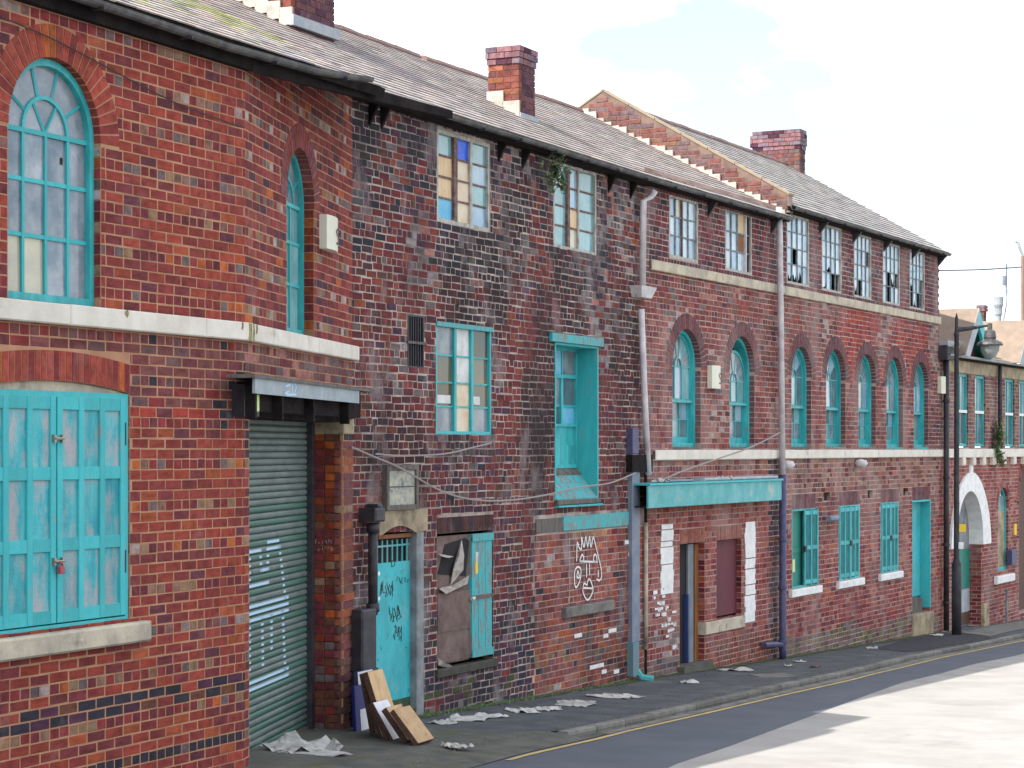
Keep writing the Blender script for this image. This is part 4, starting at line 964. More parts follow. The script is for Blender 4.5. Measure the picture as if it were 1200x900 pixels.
WB = Wall(FB, 0.0, LEN_B, -3.45, 3.86, opsB, colB, seed=31, hdr=4, irregular=.22, joint=.0125, proud=.0032, rough=.006, keep=lambda s, z: not (s > sInf0 and z < -1.09) and not (s > sb(627) and -1.09 < z < -.86),
          zmin=lambda s: gfs(FB, s) - .05)
wB = WB.sheet(B, 'mortar_sooty', [(0, -3.9), (LEN_B, -3.9), (LEN_B, 3.98), (0, 3.98)])
pin = Op('rect', sb(667), sb(711), -2.07, -.98, .02)
WI = Wall(FB.sub(0, -.004, 0), sInf0, LEN_B, -3.45, -1.09, [Op('rect', pin.s0, pin.s1, -2.08, -1.0, .02)], colInfill, seed=32, hdr=0, irregular=.1, joint=.010, proud=.0022, zmin=lambda s: gfs(FB, s) - .05)
WI2 = Wall(FB.sub(0, -.003, 0), pin.s0 + .01, pin.s1 - .01, -2.07, -1.09, [], lambda x, z, k, h, r: pick(r, [(5, (0.34, .10, .08)), (2, (.28, .09, .07)), (1, (.40, .14, .07))]) if z < -1.2 else (0.42, .22, .12), seed=33, hdr=0, joint=.012, proud=.0022)
exB = MB()
for p, y0, y1, c in ring_pieces(o5, FB, lambda *a: pick(a[4], [(3, (.09, .035, .03)), (3, (.08, .03, .035)), (2, CHAR)]), rg): exB.prism(p, y0, y1, c)
for o in opsB: jamb_items(o, exB, colB, rg, joint=.016) if o not in (o4, od) else None
finish_bricks([(WB, wB, exB), (WI, wB, None), (WI2, wB, None)], 300, 'sooty')
bx('infill_mortar', 'mortar_pink', wB, FB, sInf0, LEN_B - .02, -.003, .0, -3.7, -1.09)
# -- top windows with mixed panes
def casement(parent, F, o, thirds, rows, bm, fm, table, yq=.035, fw=.045, bw=.022, thick={}, label=None):
    fr = rect_frame(parent, F, o.s0 + .004, o.s1 - .004, o.z0 + .002, o.z1 - .002, yq - .03, yq + .05, fw, fm, label=label)
    grid(fr, F, o.s0 + fw, o.s1 - fw, o.z0 + fw, o.z1 - fw, yq + .005, thirds, rows, bw, bm, lambda i, j: table[len(table) - 1 - j][i], thick=thick); return fr
T1 = [['glass_aqua', 'blue_plastic', 'glass_aqua'], ['tan_board', 'cream_board', 'glass_sky'], ['tan_board', 'cream_board', 'glass_aqua'], ['blue_board', 'cream_board', 'glass_sky']]
casement(B, FB, o1, [.34, .655], [.25, .5, .75], 'rust_bar', 'window_timber', T1, thick={0: (.085, 'rust_bar', .02), 1: (.06, 'window_timber', .015)}, label='top window with a blue plastic sheet and tan boards')
T2 = [['glass_aqua', 'glass_sky', 'glass_aqua'], ['glass_aqua', 'glass_sky', 'glass_aqua'], ['glass_aqua', 'tan_board', 'glass_aqua'], ['glass_aqua', 'glass_cream', 'glass_aqua']]
casement(B, FB, o2, [.34, .60], [.25, .5, .75], 'rust_bar', 'window_timber', T2, thick={0: (.075, 'rust_bar', .02), 1: (.04, 'window_timber', .01)}, label='top window behind the plant')
T3 = [['glass_dusty', 'white_board', 'glass_brown'], ['glass_brown', 'white_board', 'glass_brown'], ['glass_brown', 'cream_board', 'glass_brown'], ['glass_dusty', 'cream_board', 'glass_dusty']]
w3 = casement(B, FB, o3, [.335, .655], [.24, .47, .73], 'turquoise_fresh', 'turquoise_paint', T3, fw=.035, bw=.02, thick={0: (.06, 'turquoise_fresh', .02), 1: (.055, 'turquoise_fresh', .02)}, label='middle window with turquoise frame')
bx('window_head', 'turquoise_peel', w3, FB, o3.s0 - .01, o3.s1 + .01, -.02, .03, o3.z1 - .035, o3.z1 + .02)
z = o3.z0 + .36
for a, c in ((.06, .29), (.70, .82)):
    w__ = o3.s1 - o3.s0; b = MB(); b.box(o3.s0 + a * w__, o3.s0 + c * w__, .028, .036, z, z + .10, ch=.003); b.build('box_on_sill', 'white_board', w3, FB)
# -- deep loading opening with turquoise boarding
ld = MB(); q4 = .30
lo4 = bx('loading_door', 'turquoise_fresh', B, FB, o4.s0 + .02, o4.s1 - .03, q4, q4 + .04, -.26, .32)
for i in range(5):
    w__ = (o4.s1 - .03 - o4.s0 - .04) / 5; bx('plank', 'turquoise_fresh', lo4, FB, o4.s0 + .03 + i * w__, o4.s0 + .03 + (i + 1) * w__ - .008, q4 - .014, q4, -.25, .05)
rect_frame(lo4, FB, o4.s0 + .02, o4.s1 - .03, -.26, 1.37, q4 - .02, q4 + .03, .05, 'turquoise_fresh', name='door_frame')
fz = [(.33, .95), (.97, 1.33)]
ww = o4.s1 - .03 - .05 - (o4.s0 + .07)
grid(lo4, FB, o4.s0 + .07, o4.s1 - .08, .33, .95, q4 + .01, [.62], [.4], .03, 'turquoise_fresh', lambda i, j: ['glass_dusty', 'glass_dark'][i] if j else ['glass_dark', 'blue_board'][i], thick={0: (.06, 'turquoise_fresh', .02)})
grid(lo4, FB, o4.s0 + .07, o4.s1 - .08, 1.0, 1.33, q4 + .01, [.33, .66], [], .025, 'turquoise_fresh', lambda i, j: ['glass_aqua', 'blue_board', 'glass_dusty'][i])
bx('transom', 'turquoise_fresh', lo4, FB, o4.s0 + .06, o4.s1 - .07, q4 - .03, q4 + .02, .95, 1.0)
bx('transom', 'turquoise_fresh', lo4, FB, o4.s0 + .06, o4.s1 - .07, q4 - .03, q4 + .02, .30, .335)
bx('jamb_lining', 'turquoise_paint', lo4, FB, o4.s1 - .025, o4.s1 + .012, -.012, q4 + .02, -.72, 1.385)
bx('jamb_lining', 'turquoise_paint', lo4, FB, o4.s0 - .012, o4.s0 + .02, -.012, q4 + .02, -.72, 1.385)
bx('head_lining', 'turquoise_paint', lo4, FB, o4.s0 + .02, o4.s1 - .025, -.008, q4 + .02, 1.36, 1.388)
bx('lintel_board', 'turquoise_peel', lo4, FB, sb(643.5), sb(704), -.05, .02, 1.39, 1.505, ch=.006)
for i in range(4):
    f0, f1 = i / 4, (i + 1) / 4; ya, yb = -.02 + (q4 + .02) * (1 - f0), -.02 + (q4 + .02) * (1 - f1); za, zb = -.25 - .42 * f0, -.25 - .42 * f1
    b = MB(); b.add([(o4.s0 + .02, ya, za), (o4.s1 - .03, ya, za), (o4.s1 - .03, yb, zb + .012), (o4.s0 + .02, yb, zb + .012), (o4.s0 + .02, yb, zb - .02), (o4.s1 - .03, yb, zb - .02)], [(0, 1, 2, 3), (3, 2, 5, 4)]); b.build('sill_board', 'turquoise_peel' if i else 'grey_wood', lo4, FB)
bx('sill_edge', 'grey_wood', lo4, FB, o4.s0 - .02, o4.s1 + .0, -.06, .0, -.735, -.67, ch=.01); bx('sill_lip', 'turquoise_paint', lo4, FB, o4.s0 - .02, o4.s1 + .03, -.07, .0, -.765, -.74)
# -- vent grating
vf = rect_frame(B, FB, ov.s0 + .01, ov.s1 - .01, .92, 1.52, -.005, .04, .02, 'black_iron', name='vent_grating')
bx('vent_back', 'interior_dark', vf, FB, ov.s0, ov.s1, .10, .11, .92, 1.52)
for i in range(7):
    x = ov.s0 + .03 + (ov.s1 - ov.s0 - .06) * i / 6; bx('vent_bar', 'black_iron', vf, FB, x - .007, x + .007, .0, .02, .93, 1.51)
bx('vent_bar', 'grey_wood', vf, FB, ov.s0 - .02, ov.s1 + .04, -.02, .0, 1.19, 1.22)
# -- notice board
n0, n1 = sb(452, -.05), sb(489, -.05)
nb = bx('notice_board', 'notice_paper', B, FB, n0 + .05, n1 - .05, -.045, -.02, -.63, -.24)
rect_frame(nb, FB, n0, n1, -.68, -.18, -.07, .0, .055, 'grey_wood', name='board_frame'); bx('board_bar', 'grey_wood', nb, FB, n0 + .05, n1 - .05, -.05, -.04, -.43, -.415)
# -- blue door
st = sb(496)
b = MB(); lz0, lz1 = -.93, -.685
b.prism([(sb(443), lz0 - .02), (sb(446), lz0 - .02)] + [(sb(446) + (sb(486) - sb(446)) * i / 8, lz0 - .02 + .09 * sin(pi * i / 8)) for i in range(1, 8)] + [(sb(486), lz0 - .02), (sb(499.5), lz0 + .0), (sb(499.5), lz1), (sb(443), lz1)], -.02, .28); b.build('stone_lintel', 'buff_stone', B, FB)
bx('stone_jamb', 'render_jamb', B, FB, sb(493.5) - .12, sb(496), -.012, .15, -3.35, lz0 - .01, ch=.01)
d0, d1 = sb(441, .08) - .0, sb(485.5, .08)
dr = bx('blue_door', 'turquoise_door', B, FB, d0, d1, .08, .115, -3.3, -1.27)
for i in range(8):
    x = d0 + .04 + (d1 - d0 - .08) * i / 7; b = MB(); b.tube([(x, .095, -1.28), (x, .095, -1.02)], .012, 6); b.build('grille_bar', 'turquoise_metal', dr, FB)
bx('grille_rail', 'turquoise_metal', dr, FB, d0, d1, .085, .105, -1.095, -1.075)
bx('door_void', 'interior_dark', dr, FB, d0 - .05, d1 + .05, .128, .136, -1.3, -.95)
bx('arch_board', 'orange_wood', dr, FB, d0, d1, .05, .10, -1.0, -.955)
def scrawl(parent, F, px0, py0, w_, h_, y, m, th, seed, n=14, name='scrawl'):
    r = random.Random(seed)
    for i in range(n):
        cx, cy = px0 + w_ * i / n, py0 + r.uniform(-.1, .1) * h_; L = [(cx + r.uniform(-.3, .7) * w_ / n * 1.6, cy + r.uniform(-.5, .5) * h_) for _ in range(4)]
        b = MB(); b.ribbon([(F.s(a, y), F.z(a, c, y)) for a, c in L], th, y); b.build(name, m, parent, F)
scrawl(dr, FB, 445, 690, 18, 18, .076, 'spray_black', .010, 5, 8); scrawl(dr, FB, 456, 720, 14, 22, .076, 'spray_black', .012, 6, 7); scrawl(dr, FB, 462, 742, 10, 20, .076, 'spray_black', .010, 9, 5); scrawl(dr, FB, 466, 680, 14, 8, .076, 'spray_black', .008, 7, 5)
for (a, pts) in (('D', [(459, 657), (459, 664), (462, 663), (463, 660), (462, 657), (459, 657)]),):
    b = MB(); b.ribbon([(FB.s(x, .076), FB.z(x, y, .076)) for x, y in pts], .014, .076); b.build('door_letter', 'spray_black', dr, FB)
bx('threshold', 'moss', B, FB, sb(441), sb(497), .0, .14, -3.3, gfs(FB, .4) + .05)
b = MB(); b.box(d0, d1, .0745, .0765, -3.2, -2.82); b.build('algae_stain', 'algae', dr, FB)
# -- big soil pipe and boxed casing
xp = sb(437, -.12)
b = MB(); b.tube([(xp, -.12, -.80), (xp, -.12, -1.8)], .052, 14); dp = b.build('soil_pipe', 'black_iron', B, FB, smooth=True)
for z in (-.86, -1.72): b = MB(); b.lathe(xp, -.12, [(.052, z - .05), (.072, z - .045), (.072, z + .045), (.052, z + .05)], 14); b.build('pipe_collar', 'black_iron', dp, FB, smooth=True)
b = MB(); b.box(xp - .11, xp + .11, -.22, -.0, -.79, -.64, ch=.02); b.box(xp + .03, xp + .14, -.18, -.02, -.76, -.60, ch=.02); b.build('pipe_hopper', 'black_iron', dp, FB)
bx('pipe_casing', 'black_iron', dp, FB, sb(425, -.2), sb(442, -.2), -.2, .0, -3.2, -1.72, ch=.02); bx('casing_joint', 'black_iron', dp, FB, sb(424.5, -.2), sb(442.5, -.2), -.208, .0, -2.38, -2.36)
for z, m_ in ((-1.35, 'white_paint'), (-1.62, 'spray_white')):
    b = MB(); b.lathe(0, 0, [(.0, 0), (.024, 0)], 10); b.build('sticker', m_, dp, Frame((FB.sub(xp + .02, -.186, z).M @ Matrix.Rotation(pi / 2, 4, 'X'))))
# -- half open boarded window
hb = FB.s(550, .03)
bd = bx('window_boarding', 'brown_felt', B, FB, o5.s0 + .02, hb, .03, .05, -2.52, -1.02, label='torn brown felt over the left half')
bx('felt_piece', 'brown_felt', bd, FB, o5.s0 + .015, hb + .01, .012, .028, -2.5, -2.12); bx('felt_piece', 'brown_felt', bd, FB, o5.s0 + .03, hb + .015, .004, .022, -2.14, -1.68)
b = MB(); b.prism([(o5.s0 + .07, -1.46), (hb - .1, -1.52), (hb - .02, -1.1), (hb - .12, -1.06), (o5.s0 + .25, -1.12)], .024, .029); b.build('felt_hole', 'interior_dark', bd, FB)
def flap(pts, m, nm='torn_flap'): b = MB(); b.poly([(FB.s(x, q), q, FB.z(x, y, q)) for x, y, q in pts]); b.poly([(FB.s(x, q), q + .006, FB.z(x, y, q + .006)) for x, y, q in reversed(pts)]); b.build(nm, m, bd, FB)
flap([(514, 649, -.02), (532, 652, .01), (526, 654, -.05), (518, 652, -.04)], 'torn_edge'); flap([(515, 690, -.03), (523, 696, -.06), (548, 684, -.0), (550, 674, .01), (530, 686, .01), (518, 688, .01)], 'torn_edge')
flap([(541, 632, .02), (544, 650, -.03), (543, 668, -.04), (528, 686, .01), (531, 668, -.02), (538, 650, -.03)], 'torn_edge'); flap([(513, 771, .0), (520, 776, -.03), (530, 780, -.02), (528, 783, .0), (514, 780, .0)], 'torn_edge')
rs0, rs1 = FB.s(551.5, .0), FB.s(576, .0)
lf = bx('shutter', 'turquoise_peel', B, FB, rs0, rs1, .0, .03, -2.50, -1.02, label='right hand shutter with peeling turquoise paint')
for i in range(3): w__ = (rs1 - rs0 - .02) / 3; bx('plank', 'turquoise_peel', lf, FB, rs0 + .01 + i * w__, rs0 + .01 + (i + 1) * w__ - .01, -.014, .0, -2.46, -1.1)
for z in (-1.07, -2.46): bx('ledge', 'turquoise_peel', lf, FB, rs0, rs1, -.03, -.014, z - .04, z + .05)
bx('bar_latch', 'rust_bar', lf, FB, rs0 + .02, rs1 - .04, -.034, -.014, -1.80, -1.76); b = MB(); b.tube([(rs0 - .03, -.03, -1.80), (rs0 + .04, -.03, -1.785)], .022, 8); b.build('padlock', 'white_pipe', lf, FB)
bx('sticker', 'yellow_plate', lf, FB, rs0 + .1, rs0 + .17, -.017, -.014, -1.5, -1.36); bx('sticker', 'paper', lf, FB, rs0 + .1, rs0 + .18, -.018, -.014, -1.36, -1.24)
bx('window_sill', 'rust_bar' if 0 else 'dark_stone', B, FB, o5.s0 - .06, o5.s1 + .06, -.05, .1, -2.66, -2.56, ch=.012)
# -- painted band, panel sill
bx('painted_band', 'turquoise_peel', B, FB, sb(659), sb(740.5), -.022, .01, -1.08, -.885, ch=.006); bx('render_band', 'moss' if 0 else 'grey_wood', B, FB, sb(627.5), sb(658.5), -.012, .01, -1.08, -.90)
bx('panel_sill', 'grey_stone', B, FB, sb(663, -.06), sb(719, -.06), -.08, .02, -2.22, -2.08, ch=.012)
# -- graffiti face, outline sprayed in white
def smooth_line(P, k=5):
    out = []
    for i in range(len(P) - 1):
        p0, p1, p2, p3 = P[max(i - 1, 0)], P[i], P[i + 1], P[min(i + 2, len(P) - 1)]
        for j in range(k):
            t_ = j / k; out.append(tuple(.5 * (2 * p1[m] + (p2[m] - p0[m]) * t_ + (2 * p0[m] - 5 * p1[m] + 4 * p2[m] - p3[m]) * t_ * t_ + (3 * p1[m] - p0[m] - 3 * p2[m] + p3[m]) * t_ ** 3) for m in range(2)))
    return out + [P[-1]]
def gline(pts, th=.026, sx=415 / 60, sy=900 / 130):
    b = MB(); b.ribbon([(FB.s(660 + x / sx), FB.z(660 + x / sx, 600 + y / sy)) for x, y in smooth_line(pts)], th, -.0165); b.build('sprayed_line', 'spray_white', wB, FB)
for L_ in [[(100, 400), (105, 250), (120, 290), (140, 295), (140, 205), (160, 285), (175, 200), (190, 280), (205, 200), (215, 285), (235, 205), (250, 255), (275, 360), (295, 440)],
           [(125, 395), (145, 345), (158, 385), (140, 402), (125, 395)], [(235, 380), (245, 345), (262, 360), (262, 400), (240, 400), (235, 380)],
           [(130, 400), (270, 405)], [(180, 420), (180, 530)], [(205, 415), (205, 510)], [(85, 470), (110, 445), (135, 470), (125, 560), (95, 612), (82, 560), (85, 470)],
           [(100, 530), (110, 480), (122, 530), (100, 530)], [(295, 440), (303, 520), (285, 555), (262, 545)], [(275, 470), (275, 530)],
           [(150, 630), (160, 580), (185, 590), (190, 560), (205, 545), (225, 590), (232, 640), (205, 700), (180, 710), (155, 660), (150, 630)], [(150, 615), (232, 620)]]: gline(L_)
r5 = random.Random(8)
for (x, y, w__) in [(678, 625, 0), (731, 638, 9), (735, 652, 5), (641, 690, 0), (672, 748, 9), (712, 742, 10), (706, 748, 6), (690, 785, 9), (698, 783, 9), (704, 790, 6), (718, 790, 7)]:
    if w__: s_, z_ = sb(x), FB.z(x, y); bx('paint_patch', 'spray_white', wB, FB, s_, s_ + w__ / 36, -.0165, -.013, z_, z_ + .055)
# -- rainwater goods at the right hand end
def pipe(parent, F, pts, r, m, name='drainpipe', n=10, collars=()):
    b = MB(); b.tube(pts, r, n); o = b.build(name, m, parent, F, smooth=True)
    for z in collars:
        c = MB(); c.lathe(pts[0][0], pts[0][1], [(r, z - .03), (r * 1.25, z - .025), (r * 1.25, z + .025), (r, z + .03)], n); c.build('pipe_collar', m, o, F)
    return o
qq = -.1; X = lambda p: sb(p, qq); Z = lambda p, y: FB.z(p, y, qq)
pp_ = pipe(B, FB, [(X(760), qq - .1, 3.68), (X(759), qq - .05, 3.60), (X(754), qq, 3.52), (X(753), qq, Z(753, 338))], .048, 'white_pipe')
b = MB(); zz = Z(754, 349); b.add([(X(745), qq - .09, zz + .16), (X(763), qq - .09, zz + .16), (X(763), .0, zz + .16), (X(745), .0, zz + .16), (X(748), qq - .05, zz), (X(760), qq - .05, zz), (X(760), .0, zz), (X(748), .0, zz)], [(0, 1, 5, 4), (1, 2, 6, 5), (3, 0, 4, 7), (4, 5, 6, 7), (0, 3, 2, 1)]); b.build('pipe_hopper', 'white_pipe', pp_, FB)
pipe(B, FB, [(X(751.5), qq, Z(751, 362)), (X(755.5), qq, Z(755, 470)), (X(760), qq, Z(760, 556))], .045, 'white_pipe', n=10)
bx('meter_box', 'navy_iron', B, FB, X(741.5), X(749), -.10, .0, FB.z(745, 532), FB.z(745, 502), ch=.01)
bx('dark_bracket', 'dark_soffit', B, FB, X(741), X(765), -.1, .0, FB.z(745, 553), FB.z(745, 533))
tk = bx('trunking', 'blue_grey_trunking', B, FB, sb(741, -.07), sb(750, -.07), -.07, .0, FB.z(745, 751), FB.z(745, 553), ch=.006)
bx('trunking_lower', 'trunking_teal', tk, FB, sb(742, -.1), sb(749, -.1), -.10, .0, gfs(FB, LEN_B) + .1, FB.z(745, 751))
b = MB(); xs_ = sb(746, -.06); zg = gfs(FB, LEN_B); b.tube([(xs_, -.06, zg + .16), (xs_ + .03, -.12, zg + .06), (xs_ + .12, -.26, zg + .035)], [.05, .055, .06], 8); b.build('pipe_shoe', 'turquoise_metal', tk, FB)
pipe(B, FB, [(sb(757, -.05), -.05, FB.z(757, 760)), (sb(757, -.05), -.05, FB.z(757, 612))], .03, 'cream_stone')
# ------------------------------------------------------------------ right hand half of the middle building: former shop, two tall windows
sc_ = FC.s
S912 = sc_(914)
uw = [Rop(FC, 784, 818, 2.82, 3.76, .10), Rop(FC, 850, 881, 2.80, 3.78, .10)]
m1 = [Op('arch', sc_(788), sc_(821.3), .03, 1.24, .20, ring=.23), Op('arch', sc_(855), sc_(884.4), .03, 1.24, .20, ring=.23)]
pdoor = Op('flat', sc_(796.5), sc_(826), -3.9, -1.42, .16, ring=.22); pwin = Op('flat', sc_(839.5), sc_(869), -2.66, -1.42, .10, ring=.22)
opsC1 = uw + m1 + [pdoor, pwin]
sSh0, sSh1 = sc_(761), sc_(902)
def colShop(x, z, k, h, rng):
    if z < -2.6 and x < sc_(800): return pick(rng, [(3, PALEB), (3, DRED), (3, GREYB), (2, MAR)]) if z > -3.1 else pick(rng, [(3, GREYB), (2, BRN), (2, CHAR)])
    if z < -2.95: return pick(rng, [(4, (.20, .05, .04)), (3, BRN), (2, (.32, .08, .04))])
    return pick(rng, [(5, (0.30, 0.09, 0.08)), (3, (0.34, .10, .07)), (3, DRED), (1, PINK), (1, MAR)])
WC1 = Wall(FC, 0.0, S912, -3.9, 3.97, opsC1, lambda x, z, k, h, r: (colShop(x, z, k, h, r) if z < -.35 and sSh0 < x < sSh1 else (pick(r, [(3, CHAR), (2, PUR), (2, BRN), (1, GREYB)]) if z < -.1 and x >= sSh1 else colC(x, z, k, h, r))),
           seed=41, hdr=4, irregular=.08, joint=.0108, proud=.0022, rough=.003, zmin=lambda s: gfs(FC, s) - .05, keep=lambda s, z: not (s < 0.08 and z < -.2))
wC1 = WC1.sheet(B, 'mortar_pink', [(0, -4.2), (S912, -4.2), (S912, 4.05), (0, 4.05)])
ex = MB()
for o in m1:
    for p, y0, y1, c in ring_pieces(o, FC, colCarch, rg, y0=-.007): ex.prism(p, y0, y1, c)
for o in (pdoor, pwin):
    for p, y0, y1, c in ring_pieces(o, FC, lambda *a: pick(a[4], [(3, (.34, .13, .09)), (2, (.28, .09, .07))]), rg): ex.prism(p, y0, y1, c)
for o in opsC1: jamb_items(o, ex, colCarch if o in m1 else colC, rg, joint=.014)
finish_bricks([(WC1, wC1, ex)], 0, 'worn')
course(B, FC, sc_(761), S912, -.045, 2.585, 2.735, 'cream_stone', .9, 3)
course(B, FC, sc_(765), S912, -.05, -.165, -.015, 'white_stone', 1.3, 4)
T = [['glass_sky', 'glass_cream', 'glass_pale', 'glass_pale'], ['glass_pale', 'glass_sky', 'glass_pale', 'glass_pale'], ['glass_sky', 'glass_sky', 'glass_pale', 'glass_sky']]
casement(B, FC, uw[0], [.24, .47, .72], [.35, .68], 'steel_bar', 'window_timber', T, thick={1: (.04, 'rust_bar', .01)}, yq=.03, fw=.045, label='top window with one cracked pane')
T = [['glass_sky', 'glass_sky', 'tan_board', 'interior_dark'], ['glass_pale', 'glass_pale', 'orange_wood', 'interior_dark'], ['glass_pale', 'glass_sky', 'glass_pale', 'interior_dark']]
casement(B, FC, uw[1], [.25, .50, .80], [.33, .66], 'steel_bar', 'window_timber', T, thick={2: (.04, 'white_pipe', .02)}, yq=.03, fw=.04, label='top window half boarded in rusty brown')
def sash(parent, F, o, open_top=0.0, open_bot=0.0, label=None, seed=0):
    """box sash with a round fanlight head: lining, upper and lower sash, bars, panes"""
    r = random.Random(seed)
    fr = arch_frame(parent, F, o.s0 + .004, o.s1 - .004, o.z0, o.z1, .09, .27, .055, 'turquoise_fresh', sill=.06, label=label)
    x0, x1 = o.s0 + .06, o.s1 - .06; zm = o.z0 + (o.z1 - o.z0) * .56
    gl = lambda i, j=0: r.choice(['glass_aqua', 'glass_dusty', 'glass_dusty', 'glass_dark', 'glass_sky'])
    U = arch_frame(fr, F, x0, x1, zm, o.z1 - open_top, .14, .175, .045, 'turquoise_fresh', name='upper_sash', sill=.05)
    # sub-parts sit under the window itself
    grid(fr, F, x0 + .045, x1 - .045, zm + .05, o.z1 - open_top, .155, [.34, .66], [], .016, 'turquoise_metal', gl)
    bx('glazing_bar', 'turquoise_metal', fr, F, x0 + .04, x1 - .04, .145, .165, o.z1 - open_top - .01, o.z1 - open_top + .01)
    fan(fr, F, o.c, o.z1 - open_top, o.r - .105, .13, .155, .016, 'turquoise_metal', lambda i: gl(i), [radians(35), radians(75), radians(105), radians(145)], [radians(90)])
    zl = o.z0 + .06 + open_bot
    rect_frame(fr, F, x0, x1, zl, zm + .03 + open_bot * 0, .18, .215, .045, 'turquoise_fresh', name='lower_sash', sill=.09)
    grid(fr, F, x0 + .045, x1 - .045, zl + .09, zm, .197, [.34, .66], [.5], .016, 'turquoise_metal', gl)
    bx('meeting_rail', 'turquoise_metal', fr, F, x0, x1, .12, .15, zm - .01, zm + .03)
    bx('window_back', 'interior_dark', fr, F, x0, x1, .262, .268, o.z0 + .05, o.z1 + o.r * .6); return fr
sash(B, FC, m1[0], seed=1); sash(B, FC, m1[1], open_top=.16, seed=2, label='arched window with its top sash slipped down')
bx('window_sill', 'turquoise_peel', B, FC, m1[0].s0, m1[0].s1, .0, .2, -.01, .03); bx('window_sill', 'turquoise_peel', B, FC, m1[1].s0, m1[1].s1, .0, .2, -.01, .03)
alarm(B, FC, 834.5, 844.5, 428, 455)
# shop fascia
qf = -.30; f0, f1 = FC.s(760, qf), FC.s(916, qf); fz0, fz1 = FC.z(838, 591, qf), FC.z(838, 566, qf)
fa = MB(); fa.box(0, f1 - f0, 0, .03, 0, fz1 - fz0, ch=.006); fas = fa.build('shop_fascia', 'turquoise_metal', B, FC.sub(f0, qf, fz0), label='turquoise fascia box over the bricked up shopfront')
bx('fascia_top', 'turquoise_paint', fas, FC, f0 - .02, f1 + .01, qf - .03, .0, fz1, fz1 + .03); bx('fascia_soffit', 'dark_soffit', fas, FC, f0, f1, qf + .03, .0, fz0 + .01, fz0 + .03)
bx('fascia_end', 'turquoise_metal', fas, FC, f1 - .03, f1 - .002, qf + .03, .0, fz0 + .03, fz1)
b = MB(); b.box(f0 + 2.2, f1 - .1, qf + .02, -.05, fz1 + .032, fz1 + .08, ch=.015); b.build('lead_sheet', 'lead_flash', fas, FC)
b = MB(); b.box(f0 + .8, f0 + 1.7, qf + .0, -.06, fz1 + .032, fz1 + .07, ch=.015); b.build('lead_sheet', 'blue_grey_trunking', fas, FC)
rr = random.Random(2)
def sheet_scrap(name, m, parent, F, cx, cy, cz, lx, ly, seed, h=.05, **k):
    r = random.Random(seed); n = 8; b = MB(); rot = r.uniform(-.6, .6)
    def P(i, j):
        nn = noise.noise(Vector((i * .55, j * .55, seed * 3.1))); n2 = noise.noise(Vector((i * .5, j * .5, seed * 1.7 + 50))); u = ((i / n - .5) + .16 * n2) * lx * (1 + r.uniform(-.03, .03)); v = ((j / n - .5) + .2 * nn) * ly; return (u * cos(rot) - v * sin(rot), u * sin(rot) + v * cos(rot), max(.006, (nn * (.75 if h > .1 else 1.1) + .12 + r.uniform(-.10, .10)) * h))
    g = [[P(i, j) for j in range(n + 1)] for i in range(n + 1)]; vs = [p for row in g for p in row] + [(p[0], p[1], p[2] - .004) for row in g for p in row]; N = (n + 1) ** 2; fs = []
    for i in range(n):
        for j in range(n):
            a = i * (n + 1) + j; fs += [(a, a + n + 1, a + n + 2, a + 1), (N + a, N + a + 1, N + a + n + 2, N + a + n + 1)]
    b.add(vs, fs); return b.build(name, m, parent, F.sub(cx, cy, cz), **k)
for i, (x, s_) in enumerate([(775, .25), (783, .2), (853, .3), (846, .2)]): sheet_scrap('roof_scrap', 'paper', fas, FC, FC.s(x, -.18), -.17, fz1 + .035, s_, .2, 60 + i, .09)
# shop brickwork extras
bx('pier_void', 'dark_soffit', B, FC, .0, .06, -.02, .05, -3.8, -.2)
ds0, ds1 = pdoor.s0, pdoor.s1
dv = bx('doorway', 'interior_dark', B, FC, ds0, ds1, .155, .165, -3.9, -1.42, label='open doorway of the former shop')
bx('door_post', 'grey_panel', dv, FC, ds0 + .62, ds0 + .84, .12, .15, -3.75, -1.45); bx('door_post', 'orange_wood', dv, FC, ds0 + .85, ds0 + 1.0, .10, .15, -3.35, -1.45); bx('door_post', 'blue_frame', dv, FC, ds0 + .52, ds0 + .58, .08, .15, -3.75, -2.2)
bx('door_step', 'mossy_concrete', B, FC, ds0 - .05, ds1 + .1, -.1, .15, gfs(FC, ds0) - .2, gfs(FC, ds0) + .1)
bx('window_board', 'maroon_board', B, FC, pwin.s0, pwin.s1, .085, .098, -2.62, -1.42, label='maroon board filling the shop window')
bx('window_sill', 'cream_stone', B, FC, sc_(827, -.03), sc_(873, -.03), -.04, .2, -2.85, -2.66, ch=.01)
def ragged(parent, F, p0, p1, y0, y1, m, seed, q=-.014, name='painted_strip'):
    r = random.Random(seed); s0_, s1_ = F.s(p0), F.s(p1); z1_, z0_ = F.z(p0, y0), F.z(p0, y1); b = MB(); n = int((z1_ - z0_) / H)
    for i in range(n): b.box(s0_ + r.uniform(-.03, .03), s1_ + r.uniform(-.03, .02), q, q + .01, z0_ + i * H + .001 + (.0 if r.random() < .8 else .015), z0_ + (i + 1) * H)
    b.build(name, m, parent, F)
ragged(wC1, FC, 774, 788, 612, 697, 'white_paint', 3); ragged(wC1, FC, 872.5, 884.5, 607, 730, 'white_paint', 4)
for i in range(34):
    x = rr.uniform(764, 798); y = 700 + (x - 764) * 1.1 + rr.uniform(-14, 22); s_, z_ = sc_(x), floor(FC.z(x, y) / H) * H; bx('paint_patch', 'white_paint', wC1, FC, s_ + (0 if s_ < ds0 - .25 else -.3), min(s_ + rr.uniform(.05, .17), ds0 - .02) if s_ < ds0 - .25 else s_ - .2, -.0125, -.009, z_ + .012 + rr.uniform(0, .03), z_ + .072)
